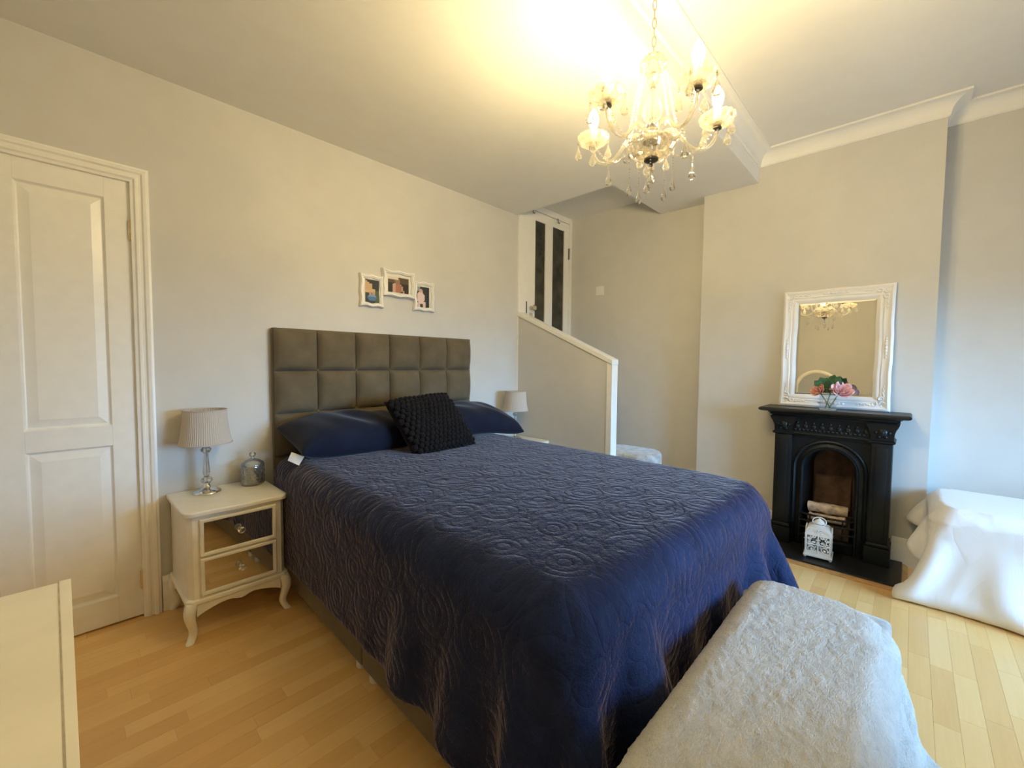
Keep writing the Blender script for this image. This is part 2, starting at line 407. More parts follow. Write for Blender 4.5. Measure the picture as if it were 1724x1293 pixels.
# ---- walls
D0, D1, DZ = -0.53, 0.240, 2.0      # main door opening
w = MB()
w.box(XL-0.1, D0, YA, YA+0.12, 0, ZL+0.2); w.box(D1, XN+0.012, YA, YA+0.12, 0, ZL+0.2); w.box(D0, D1, YA, YA+0.12, DZ, ZL+0.2)
w.box(XN+0.012, XW+0.1, YA, YA+0.12, 2.617, ZL+0.2); w.box(XN+0.012, XW+0.1, YA+0.001, YA+0.12, 0, 0.80)
w.box(XL-0.1, XW+0.12, YA+0.12, YA+0.16, -0.05, ZL+0.25)  # unseen backing added behind the wall to stop light leaking under the door
setting(w.build('wall_back', 'wall'), 'pale grey headboard wall with panelled door')
w = MB(); w.box(XW, XW+0.12, YBAY-0.12, YA+0.12, 0, ZH+0.1)
setting(w.build('wall_right', 'wall'), 'pale grey wall set back either side of the chimney breast')
FY0, FY1, FZ = 0.205, 0.513, 0.68   # hole for the fire
w = MB(); w.box(XB, XW, YBR, FY0, 0, ZH); w.box(XB, XW, FY1, YBL, 0, ZH); w.box(XB, XW, FY0, FY1, FZ, ZH)
setting(w.build('wall_chimney_breast', 'wall'), 'pale grey chimney breast above the black fireplace')
w = MB(); w.box(XL-0.12, XL, YF-0.12, YA+0.12, 0, ZH+0.1)
setting(w.build('wall_left', 'wall'), 'pale grey wall behind the cream chest')
w = MB(); w.box(XL-0.12, XBAY, YF-0.12, YF, 0, ZH+0.1); w.box(XBAY-0.12, XBAY, YBAY-0.12, YF-0.12, 0, ZH+0.1)
WX0, WX1, WZ0, WZ1 = 1.50, 3.36, 0.66, 1.72
w.box(XBAY, WX0, YBAY-0.12, YBAY, 0, ZH+0.1); w.box(WX1, XW+0.12, YBAY-0.12, YBAY, 0, ZH+0.1)
w.box(WX0, WX1, YBAY-0.12, YBAY, 0, WZ0); w.box(WX0, WX1, YBAY-0.12, YBAY, WZ1, ZH+0.1)
setting(w.build('wall_front', 'wall'), 'pale grey window wall with bay')

# ---- ceilings
c = MB()
c.box(XL-0.1, XN, YS, YA+0.12, ZL, ZL+0.06); c.box(XN, XW+0.12, YS, YN, ZL, ZL+0.06)       # low part with a notch over the stairs
c.box(XN, XW+0.12, YN, YA+0.12, 2.653, 2.71); c.box(XN-0.05, XN, YN, YA+0.12, ZL+0.06, 2.71); c.box(XN-0.05, XW+0.12, YN-0.05, YN, ZL+0.06, 2.71)
c.box(XL-0.1, XW+0.12, YS, YS+0.05, ZL+0.06, ZH+0.06)
c.box(XL-0.1, XW+0.12, YBAY-0.12, YS+0.04, ZH, ZH+0.08)
setting(c.build('ceiling', 'ceiling'), 'white ceiling stepping down over the bed')

# ---- cornice round the high ceiling
cove = [(-0.004, 2.598), (0.006, 2.598), (0.012, 2.606)] + [(0.085-0.073*math.cos(t), 2.608+0.070*math.sin(t)) for t in np.linspace(0.05, PI/2, 12)] + [(0.088, 2.679), (0.088, ZH+0.004), (-0.004, ZH+0.004)]
c = MB(); c.sweep([(XL, YS, 0), (XB, YS, 0), (XB, YBR, 0), (XW, YBR, 0), (XW, YBAY, 0), (XBAY, YBAY, 0), (XBAY, YF, 0), (XL, YF, 0)], (0, 0, 1), cove, closed=True)
setting(c.build('trim_1', 'cornice', smooth=20), 'white coved cornice below the high ceiling')

# ---- skirting boards
sk = [(0, 0), (0.019, 0), (0.019, 0.125), (0.016, 0.132), (0.016, 0.142), (0.011, 0.150), (0.009, 0.160), (0.004, 0.167), (0, 0.167)]
def skirting(name, path, label):
    m = MB(); m.sweep([(p[0], p[1], 0) for p in path], (0, 0, 1), sk); setting(m.build(name, 'gloss', smooth=30), label)
skirting('baseboard_back', [(0.302, YA), (XN, YA)], 'white moulded skirting under the headboard wall')
skirting('baseboard_right', [(XB, 0.050), (XB, YBR), (XW, YBR), (XW, YBAY)], 'white moulded skirting right of the fireplace')
skirting('baseboard_breast', [(XW, YA), (XW, YBL), (XB, YBL), (XB, 0.665)], 'white moulded skirting left of the fireplace')
skirting('baseboard_left', [(XL, YF), (XL, YA)], 'white moulded skirting behind the chest')
skirting('baseboard_front', [(XW, YBAY), (XBAY, YBAY), (XBAY, YF), (XL, YF)], 'white moulded skirting below the bay window')

# ---- panelled door
d1 = struct('door_1', 'white four-panel door with moulded casing', ((D0+D1)/2, YA, 0))
cas = [(-0.006, -0.01), (-0.006, 0.010), (0.004, 0.013), (0.010, 0.020), (0.018, 0.020), (0.021, 0.015), (0.030, 0.017), (0.036, 0.025), (0.046, 0.027), (0.050, 0.022), (0.058, 0.020), (0.058, -0.01)]
m = MB(); m.sweep([(D1, YA, 0), (D1, YA, DZ-0.004), (D0, YA, DZ-0.004), (D0, YA, 0)], (0, -1, 0), cas)
m.build('casing', 'gloss', d1, smooth=25, world=True)
yf, yb = YA+0.008, YA+0.045
LX0, LX1 = D0+0.004, D1-0.004
cols = [(-0.448, -0.190), (-0.108, 0.150)]; rows = [(0.127, 0.818), (0.908, 1.904)]
for a, b in ((LX0, cols[0][0]), (cols[0][1], cols[1][0]), (cols[1][1], LX1)):
    MB().box(a, b, yf, yb, 0.008, DZ-0.010).build('stile', 'gloss', d1, world=True, bevel=0.0015)
for a, b in cols:
    for z0, z1 in ((0.008, rows[0][0]), (rows[0][1], rows[1][0]), (rows[1][1], DZ-0.010)):
        MB().box(a, b, yf, yb, z0, z1).build('rail', 'gloss', d1, world=True, bevel=0.0015)
    for z0, z1 in rows:
        def rr(i, yy): return [(a+i, yy, z0+i), (b-i, yy, z0+i), (b-i, yy, z1-i), (a+i, yy, z1-i)]
        v = rr(0, yf+0.001)+rr(0.006, yf+0.013)+rr(0.010, yf+0.014)+rr(0.042, yf+0.004)
        mm = MB().add(v, [(k*4+i, k*4+(i+1) % 4, k*4+4+(i+1) % 4, k*4+4+i) for k in range(3) for i in range(4)]+[(12, 13, 14, 15)])
        mm.build('panel', 'gloss', d1, world=True)
for z in (1.778, 0.176):
    m = MB(); m.lathe([(0.0055, -0.042), (0.0055, -0.014), (0.0062, -0.013), (0.0055, -0.012), (0.0055, 0.014), (0.0062, 0.015), (0.0055, 0.016), (0.0055, 0.040), (0.004, 0.046), (0.0, 0.048)], 10, (D1-0.006, YA-0.004, z))
    m.box(D1-0.014, D1-0.001, YA+0.001, YA+0.009, z-0.042, z+0.042); m.build('hinge', 'brass', d1, smooth=40, world=True)
m = MB(); m.lathe([(0.0, 0.055), (0.018, 0.052), (0.026, 0.040), (0.022, 0.026), (0.010, 0.018), (0.010, 0.006), (0.024, 0.004), (0.024, 0.0)], 18)
kn = m.build('door_knob', 'brass', d1, smooth=40); kn.location = (LX0+0.05-(D0+D1)/2, yf-YA, 0.98); kn.rotation_euler = (PI/2, 0, 0)

# ---- stair door with two dark panes
d2 = struct('door_2', 'white stair door with two tall dark panes', (3.19, YA, 0.8))
fr = MB(); fr.box(XN+0.012, 2.862, YA-0.012, YA+0.05, 0.8, 2.617); fr.build('jamb', 'gloss', d2, world=True, bevel=0.002)
fr = MB(); fr.box(2.862, 2.915, YA-0.002, YA+0.05, 0.8, 2.617); fr.build('jamb', 'gloss', d2, world=True, bevel=0.002)
fr = MB(); fr.box(3.566, XW, YA-0.010, YA+0.05, 0.8, 2.653); fr.build('jamb', 'gloss', d2, world=True, bevel=0.002)
fr = MB(); fr.box(2.915, 3.566, YA-0.008, YA+0.05, 2.600, 2.653); fr.build('head', 'gloss', d2, world=True, bevel=0.002)
G0, G1, G2, G3, GT, GB = 3.040, 3.190, 3.300, 3.488, 2.517, 1.10
for a, b in ((2.920, G0), (G1, G2), (G3, 3.562)): MB().box(a, b, YA+0.004, YA+0.04, 0.81, 2.596).build('stile', 'gloss', d2, world=True, bevel=0.002)
for a, b in ((G0, G1), (G2, G3)):
    MB().box(a, b, YA+0.004, YA+0.04, GT, 2.596).build('rail', 'gloss', d2, world=True, bevel=0.002)
    MB().box(a, b, YA+0.004, YA+0.04, 0.81, GB).build('rail', 'gloss', d2, world=True, bevel=0.002)
    MB().box(a-0.004, b+0.004, YA+0.016, YA+0.022, GB-0.004, GT+0.004).build('pane', 'dark_pane', d2, world=True)
m = MB(); m.lathe([(0.0, 0.058), (0.020, 0.054), (0.027, 0.040), (0.020, 0.026), (0.009, 0.020), (0.009, 0.004), (0.022, 0.003), (0.022, 0.0)], 18)
kn = m.build('door_knob', 'chrome', d2, smooth=40); kn.location = (2.985-3.19, 0.004, 1.705-0.8); kn.rotation_euler = (PI/2, 0, 0)
MB().box(2.962, 3.002, YA-0.003, YA+0.006, 1.60, 1.665).build('latch_plate', 'chrome', d2, world=True, bevel=0.003)
MB().box(2.908, 2.920, YA-0.006, YA+0.004, 1.64, 1.76).build('strike', 'dark_metal', d2, world=True, bevel=0.002)
MB().box(3.552, 3.566, YA-0.004, YA+0.006, 2.25, 2.36).build('hinge', 'dark_metal', d2, world=True, bevel=0.002)
for hx in (2.985, 3.36):
    m = MB(); m.tube([(hx, YA+0.008, 2.600), (hx, YA-0.010, 2.602), (hx, YA-0.012, 2.565), (hx+0.006, YA-0.022, 2.557), (hx+0.006, YA-0.026, 2.570)], 0.0045, 6)
    m.build('hook', 'dark_metal', d2, smooth=60, world=True)

# ---- stair parapet, steps
m = MB(); m.prism([(YA+0.0, 0), (YA+0.0, 1.625), (1.655, 1.215), (1.655, 0)], 2.800, 2.872, 'x')
setting(m.build('wall_stair', 'wall'), 'low sloping grey stair wall beside the bed')
t2 = struct('trim_2', 'white timber capping on the sloping stair wall', (2.836, 1.63, 0))
m = MB(); m.prism([(YA, 1.622), (YA, 1.662), (1.612, 1.232), (1.612, 1.192)], 2.790, 2.882, 'x'); m.build('capping', 'gloss', t2, world=True, bevel=0.004)
m = MB(); m.prism([(1.614, 0), (1.614, 1.196), (1.660, 1.216), (1.660, 0)], 2.796, 2.879, 'x'); m.build('end_post', 'gloss', t2, world=True, bevel=0.003)
st = struct('stairs', 'grey carpeted stairs behind the low wall', (3.24, 2.2, 0))
for k, (y0, z) in enumerate(((1.86, 0.20), (2.05, 0.40), (2.24, 0.60), (2.43, 0.80))):
    MB().box(2.873, XW-0.02, y0, YA-0.02, z-0.20, z).build('step', 'carpet', st, world=True, bevel=0.02, seg=3, smooth=50)

# ---- bay window
win = struct('window_1', 'white framed bay window', ((WX0+WX1)/2, YBAY-0.06, WZ0))
def bar(n, a, b, z0, z1, y0=YBAY-0.09, y1=YBAY-0.03): MB().box(a, b, y0, y1, z0, z1).build(n, 'gloss', win, world=True, bevel=0.004)
bar('frame_side', WX0, WX0+0.05, WZ0, WZ1); bar('frame_side', WX1-0.05, WX1, WZ0, WZ1)
bar('frame_head', WX0+0.05, WX1-0.05, WZ1-0.05, WZ1); bar('frame_bottom', WX0+0.05, WX1-0.05, WZ0, WZ0+0.05)
bar('mullion', 2.43, 2.49, WZ0+0.05, WZ1-0.05)
for a, b in ((WX0+0.05, 2.43), (2.49, WX1-0.05)):
    bar('transom', a, b, 1.42, 1.465)
    for z0, z1 in ((WZ0+0.05, 1.42), (1.465, WZ1-0.05)): MB().box(a, b, YBAY-0.063, YBAY-0.058, z0, z1).build('pane', 'window_glass', win, world=True)
MB().box(WX0-0.04, WX1+0.04, YBAY-0.03, YBAY+0.06, WZ0-0.03, WZ0).build('window_sill', 'gloss', win, world=True, bevel=0.006)

# ------------------------------------------------------------------ cloth draping (position based dynamics on a grid)
def drape(x0, x1, y0, y1, z, step, solids, thick, iters, frames, bend=0.25, slack=1.0, seed=1, lift=None, damp=0.985, wind=None, init=None, mu=0.6):
    nx = int(round((x1-x0)/step))+1; ny = int(round((y1-y0)/step))+1
    rng = np.random.default_rng(seed)
    gx, gy = np.meshgrid(np.linspace(x0, x1, nx), np.linspace(y0, y1, ny))
    X = np.dstack([gx, gy, np.full_like(gx, z)])
    noise = rng.normal(0, 1, (ny, nx))
    for _ in range(3): noise = (noise+np.roll(noise, 1, 0)+np.roll(noise, -1, 0)+np.roll(noise, 1, 1)+np.roll(noise, -1, 1))/5
    X[..., 2] += noise*0.012
    if init is not None: X = init(X)
    V = np.zeros_like(X); dt = 1/60; g = np.array((0, 0, -9.8))
    rx = (x1-x0)/(nx-1)*slack; ry = (y1-y0)/(ny-1)*slack; rd = math.hypot(rx, ry)
    def con(A, B, rest, k):
        d = B-A; L = np.sqrt((d*d).sum(-1, keepdims=True))+1e-9; c = d*((L-rest)/L*0.5*k); A += c; B -= c
    S = []
    for o in (0, 1):
        n = (nx-1-o+1)//2; S.append((np.s_[:, o:o+2*n-1:2], np.s_[:, o+1:o+2*n:2], rx, 1.0))
        n = (ny-1-o+1)//2; S.append((np.s_[o:o+2*n-1:2, :], np.s_[o+1:o+2*n:2, :], ry, 1.0))
    for o in (0, 1):
        n = (ny-1-o+1)//2
        S.append((np.s_[o:o+2*n-1:2, :-1], np.s_[o+1:o+2*n:2, 1:], rd, 0.35)); S.append((np.s_[o:o+2*n-1:2, 1:], np.s_[o+1:o+2*n:2, :-1], rd, 0.35))
    for q in (2, 4):
        for o in range(q):
            idx = [i for i in range(0, nx-q) if (i//q) % 2 == 0 and i % q == o]
            idx2 = [i for i in range(0, nx-q) if (i//q) % 2 == 1 and i % q == o]
            for ii in (idx, idx2):
                if ii: S.append((('x', np.array(ii), np.array(ii)+q), None, rx*q, bend))
            idx = [i for i in range(0, ny-q) if (i//q) % 2 == 0 and i % q == o]
            idx2 = [i for i in range(0, ny-q) if (i//q) % 2 == 1 and i % q == o]
            for ii in (idx, idx2):
                if ii: S.append((('y', np.array(ii), np.array(ii)+q), None, ry*q, bend))
    for fno in range(frames):
        P0 = X.copy(); V = V*damp + g*dt
        if wind is not None: V += wind(X, fno)*dt
        X = X+V*dt
        for _ in range(iters):
            for a, b, rest, k in S:
                if b is not None: con(X[a], X[b], rest, k)
                else:
                    ax, i, j = a
                    if ax == 'x': A = X[:, i]; B = X[:, j]
                    else: A = X[i]; B = X[j]
                    d = B-A; L = np.sqrt((d*d).sum(-1, keepdims=True))+1e-9; c = d*((L-rest)/L*0.5*k)
                    if ax == 'x': X[:, i] += c; X[:, j] -= c
                    else: X[i] += c; X[j] -= c
        fl = X[..., 2] < thick
        X[..., 2] = np.maximum(X[..., 2], thick)
        for (bx0, bx1, by0, by1, bz0, bz1, rad) in solids:
            cc = np.array(((bx0+bx1)/2, (by0+by1)/2, (bz0+bz1)/2)); hh = np.array(((bx1-bx0)/2, (by1-by0)/2, (bz1-bz0)/2))-rad
            d = X-cc; q = np.abs(d)-hh; qo = np.maximum(q, 0); lo = np.sqrt((qo*qo).sum(-1)); ins = q.max(-1)
            sd = np.where(ins > 0, lo, ins)-rad-thick
            gr = np.where((ins > 0)[..., None], qo/(lo[..., None]+1e-9), (q == ins[..., None]).astype(float))*np.sign(d)
            hit = sd < 0
            X = np.where(hit[..., None], X-gr*sd[..., None], X)
            mv = X-P0; tn = mv-gr*(mv*gr).sum(-1, keepdims=True)
            m_ = np.where(gr[..., 2:3] > 0.7, mu, 0.3)
            X = np.where(hit[..., None], X-tn*m_, X)                      # friction
        P0 = np.where(fl[..., None], P0+(X-P0)*0.6, P0)
        V = (X-P0)/dt
    return X, rx, ry
def cloth_mesh(name, X, mat, thick, parent=None, sub=1, uvscale=(1, 1), offset=0.0):
    ny, nx = X.shape[:2]; me = bpy.data.meshes.new(name)
    me.from_pydata([tuple(map(float, p)) for p in X.reshape(-1, 3)], [], [(i*nx+j, i*nx+j+1, (i+1)*nx+j+1, (i+1)*nx+j) for i in range(ny-1) for j in range(nx-1)])
    uv = me.uv_layers.new(name='UVMap'); vi = np.empty(len(me.loops), int); me.loops.foreach_get('vertex_index', vi)
    uvs = np.stack([(vi % nx)*uvscale[0], (vi//nx)*uvscale[1]], -1); uv.data.foreach_set('uv', uvs.ravel())
    for p in me.polygons: p.use_smooth = True
    o = link(name, me, mat, parent)
    so = o.modifiers.new('thickness', 'SOLIDIFY'); so.thickness = thick; so.offset = offset; so.use_rim = True
    if sub: su = o.modifiers.new('smooth', 'SUBSURF'); su.levels = 0; su.render_levels = sub
    return o

# ------------------------------------------------------------------ bed
BX0, BX1, BY0, BY1, BZ = 0.793, 2.193, 0.478, 2.515, 0.64
YAW = math.radians(-2.2); PIV = Vector((1.493, 2.515, 0))           # the divan stands slightly askew to the headboard wall
def askew(p): q = Vector(p)-PIV; return Vector((q.x*math.cos(YAW)-q.y*math.sin(YAW), q.x*math.sin(YAW)+q.y*math.cos(YAW), q.z))+PIV
class AB(MB):
    def build(s, *a, **k): s.v = [tuple(askew(p)) for p in s.v]; return MB.build(s, *a, **k)
bed = thing('bed', 'double divan bed with tall tufted taupe velvet headboard', 'bed', ((BX0+BX1)/2, 1.54, 0))
for y0, y1 in ((BY0, 1.4535), (1.4565, BY1)):
    AB().box(BX0, BX1, y0, y1, 0.035, 0.37).build('divan_base', 'divan', bed, bevel=0.012, seg=3, smooth=50, world=True)
AB().box(BX0+0.008, BX1-0.008, BY0+0.005, BY1, 0.37, BZ).build('mattress', 'ticking', bed, bevel=0.045, seg=4, smooth=60, world=True)
for gx in (BX0+0.028, BX1-0.028):
    for gy in (BY0+0.08, 1.40, 1.51, BY1-0.08):
        AB().lathe([(0.020, 0), (0.022, 0.004), (0.022, 0.028), (0.012, 0.032), (0.010, 0.040)], 14, (gx, gy, 0)).build('glide', 'plastic', bed, smooth=40, world=True)
HX0, HX1, HZ1 = 0.793, 2.203, 1.383
hb = MB().box(HX0, HX1, 2.535, YA-0.003, 0.30, HZ1).build('headboard', 'suede', bed, bevel=0.008, smooth=50, world=True)
NC = 6; cw = (HX1-HX0)/NC; chh = 0.2365
def tuft(w, h, dep, n=15):
    A = np.zeros((n, n, 3)); u = np.linspace(-1, 1, n); u = np.sign(u)*np.abs(u)**0.7
    for i in range(n):
        for j in range(n):
            a, b = u[j], u[i]
            e = ((1-abs(a)**3.2)*(1-abs(b)**3.2)); e = e**0.55
            cr = 1-0.16*(abs(a)**3*abs(b)**3)
            A[i, j] = (w/2*a, -0.006-dep*e*cr+0.004*math.sin(5*a+3*b)*e*0.6, h/2*b)
    return A
tm = {}
for r_ in range(4):
    for c_ in range(NC):
        z1 = HZ1-r_*chh; z0 = max(z1-chh, 0.48)
        if r_ not in tm: tm[r_] = MB().grid(tuft(cw-0.003, z1-z0-0.003, 0.042)).mesh('panel', smooth=80)
        o = link('panel', tm[r_], 'suede', hb); o.location = (HX0+(c_+0.5)*cw-bed.location.x, 2.533-bed.location.y, (z0+z1)/2)
mm = MB()
for c_ in range(1, NC):
    for r_ in range(1, 3): mm = MB().ball((HX0+c_*cw, 2.528, HZ1-r_*chh), 0.009, 10, 6, (1, 0.6, 1)); mm.build('button', 'suede', hb, smooth=80, world=True)

# pillows
def pillow_grid(a, b, c, n=25, m=17, droop=0.0, seed=0):
    rng = random.Random(seed); ph = [rng.uniform(0, 6) for _ in range(6)]
    top = np.zeros((m, n, 3)); bot = np.zeros((m, n, 3))
    for i in range(m):
        for j in range(n):
            u = -1+2*j/(n-1); v = -1+2*i/(m-1)
            e = max(0.0, (1-u**4)*(1-v**4))**0.55
            xx = a*u*(1-0.05*(1-v*v)*abs(u)**3); yy = b*v*(1-0.10*(1-u*u)*abs(v)**3)
            wr = 0.010*math.sin(5*u+ph[0]+2*v)*math.sin(3*v+ph[1])+0.006*math.sin(11*u+4*v+ph[2])
            dz = -droop*max(0, u)**2
            top[i, j] = (xx, yy, c*e*1.1+wr*e+dz); bot[i, j] = (xx, yy, -c*e*0.8+dz)
    return top, bot
def pillow(name, label, loc, rot, size, droop, seed, group):
    t, b = pillow_grid(*size, droop=droop, seed=seed)
    mb = MB().grid(t); mb.grid(b[:, ::-1]); me = mb.mesh(name, fix=False)
    bm = bmesh.new(); bm.from_mesh(me); bmesh.ops.remove_doubles(bm, verts=bm.verts, dist=0.0006); bmesh.ops.recalc_face_normals(bm, faces=bm.faces)
    for f in bm.faces: f.smooth = True
    bm.to_mesh(me); bm.free()
    o = link(name, me, 'pillow'); o.location = loc; o.rotation_euler = rot
    s = o.modifiers.new('smooth', 'SUBSURF'); s.levels = 0; s.render_levels = 1
    return tag(o, label, 'pillow', group)
pl1 = pillow('pillow', 'dark navy pillow at the left of the bed with a white label', (1.150, 2.330, 0.785), (0.26, 0.02, 0.02), (0.370, 0.195, 0.098), 0.0, 1, 'navy pillows on the bed')
pl2 = pillow('pillow', 'navy pillow on the right of the bed, drooping towards the small lamp', (2.02, 2.325, 0.790), (0.20, 0.02, -0.04), (0.42, 0.200, 0.098), 0.075, 2, 'navy pillows on the bed')
m = MB(); m.grid(np.array([[(-0.376, -0.10, -0.02), (-0.40, -0.125, -0.05)], [(-0.335, -0.155, -0.025), (-0.365, -0.175, -0.06)]])); lb = m.build('care_label', 'tag', pl1); sm = lb.modifiers.new('t', 'SOLIDIFY'); sm.thickness = 0.001

# duvet
def hang_noise(X, f):
    n = np.zeros_like(X)
    if f < 120:
        n[..., 0] = 0.9*np.sin(X[..., 1]*9+1.0)*(X[..., 2] < 0.55); n[..., 1] = 0.5*np.sin(X[..., 0]*8)*(X[..., 2] < 0.55)
    return n
BENCH = (0.62, 1.68, 0.012, 0.362, 0.0, 0.445, 0.03)
solids = [(BX0, BX1, BY0, BY1+0.1, -0.2, BZ, 0.05), (0.64, 1.73, -0.02, 0.290, 0.0, 0.47, 0.03), (0.30, 0.740, 2.15, 2.60, -0.2, 0.90, 0.01), (2.36, 2.80, 2.15, 2.60, -0.2, 0.57, 0.02)]
DS = 0.026
def fold_left(X):
    xf = BX0-0.028; k = X[..., 0] < xf; d = xf-X[..., 0]
    X[..., 2] = np.where(k, X[..., 2]-d, X[..., 2]); X[..., 0] = np.where(k, xf, X[..., 0]); return X
Xd, rx, ry = drape(0.375, 2.622, 0.154, 2.40, 0.70, DS, solids, 0.026, 12, 200, bend=0.30, slack=1.012, seed=3, wind=hang_noise, mu=0.9, init=fold_left)
Xd[..., 2] += 0.010*np.clip((Xd[..., 2]-0.5)/0.15, 0, 1)
_c, _s = math.cos(YAW), math.sin(YAW); _q = Xd-np.array(PIV)
Xd = np.dstack([_q[..., 0]*_c-_q[..., 1]*_s, _q[..., 0]*_s+_q[..., 1]*_c, _q[..., 2]])+np.array(PIV)
dv = cloth_mesh('duvet', Xd, 'duvet', 0.030, sub=1, uvscale=(rx, ry))
tag(dv, 'navy velvet quilted duvet spread over the bed', 'duvet')

# bobble cushion leaning on the pillows
CT = [np.array(p) for p in ((1.245, 2.165, 0.972), (1.672, 2.165, 0.998), (1.795, 2.005, 0.672), (1.338, 1.985, 0.652))]   # TL TR BR BL of the face edge
cu = thing('cushion', 'black chunky bobble-knit cushion propped against the navy pillows', 'cushion', (1.51, 2.08, 0.66))
nrm = np.cross(CT[1]-CT[3], CT[0]-CT[3]); nrm /= np.linalg.norm(nrm)
if nrm[1] > 0: nrm = -nrm
def cushion_pt(u, v, s):
    p = (CT[3]*(1-u)*(1-v)+CT[2]*u*(1-v)+CT[1]*u*v+CT[0]*(1-u)*v)
    e = ((1-(2*u-1)**4)*(1-(2*v-1)**4))**0.6
    return p+nrm*(0.065*e*s)
n = 17
f_ = np.array([[cushion_pt(j/(n-1), i/(n-1), 1) for j in range(n)] for i in range(n)]); b_ = np.array([[cushion_pt(j/(n-1), i/(n-1), -1) for j in range(n)] for i in range(n)])
mb = MB().grid(f_); mb.grid(b_[:, ::-1]); mb.build('cushion_body', 'wool', cu, smooth=80, world=True)
bob = MB().ball((0, 0, 0), 0.0188, 9, 6).mesh('bobble', smooth=90)
NB = 14
for i in range(NB):
    for j in range(NB):
        u = (j+0.5+(0.5 if i % 2 else 0.0))/(NB+0.5); v = (i+0.5)/NB
        o = link('bobble', bob, 'wool', cu); p = cushion_pt(u, v, 1)+nrm*0.006
        o.location = Vector(p)-cu.location; sc = random.uniform(0.9, 1.1); o.scale = (sc, sc*0.9, sc*0.92); o.rotation_euler = (random.random(), random.random(), random.random())

# ------------------------------------------------------------------ bench at the foot with a fleece throw
be = thing('bench', 'low upholstered bench at the foot of the bed under the fleece', 'bench', (1.15, 0.20, 0))
MB().box(BENCH[0], BENCH[1], BENCH[2], BENCH[3], 0.10, 0.445).build('bench_box', 'crushed', be, bevel=0.025, seg=4, smooth=50, world=True)
for lx in (BENCH[0]+0.06, BENCH[1]-0.06):
    for ly in (BENCH[2]+0.05, BENCH[3]-0.05):
        MB().lathe([(0.016, 0), (0.018, 0.01), (0.026, 0.09), (0.028, 0.101)], 14, (lx, ly, 0)).build('leg', 'dark_metal', be, smooth=40, world=True)
def bench_wind(X, f):
    n = np.zeros_like(X)
    if f < 80: n[..., 0] = 1.4*np.sin(X[..., 1]*14+1.0)*(X[..., 2] < 0.42); n[..., 1] = 1.2*np.sin(X[..., 0]*13)*(X[..., 2] < 0.42)
    return n
Xb, rx, ry = drape(0.55, 1.85, -0.30, 0.44, 0.475, 0.024, [BENCH, (BX0, BX1, BY0-0.06, BY1, -0.2, BZ, 0.03)], 0.012, 12, 130, bend=0.2, slack=1.01, seed=5, wind=bench_wind, mu=0.97)
th = cloth_mesh('throw', Xb, 'fleece', 0.022, sub=2, uvscale=(rx, ry))
tx = bpy.data.textures.new('fleece_lumps', 'CLOUDS'); tx.noise_scale = 0.011; tx.noise_depth = 3
dm = th.modifiers.new('pile', 'DISPLACE'); dm.texture = tx; dm.strength = 0.007; dm.mid_level = 0.5; dm.texture_coords = 'GLOBAL'
tag(th, 'pale fluffy fleece throw draped over the bench at the bed foot', 'throw')

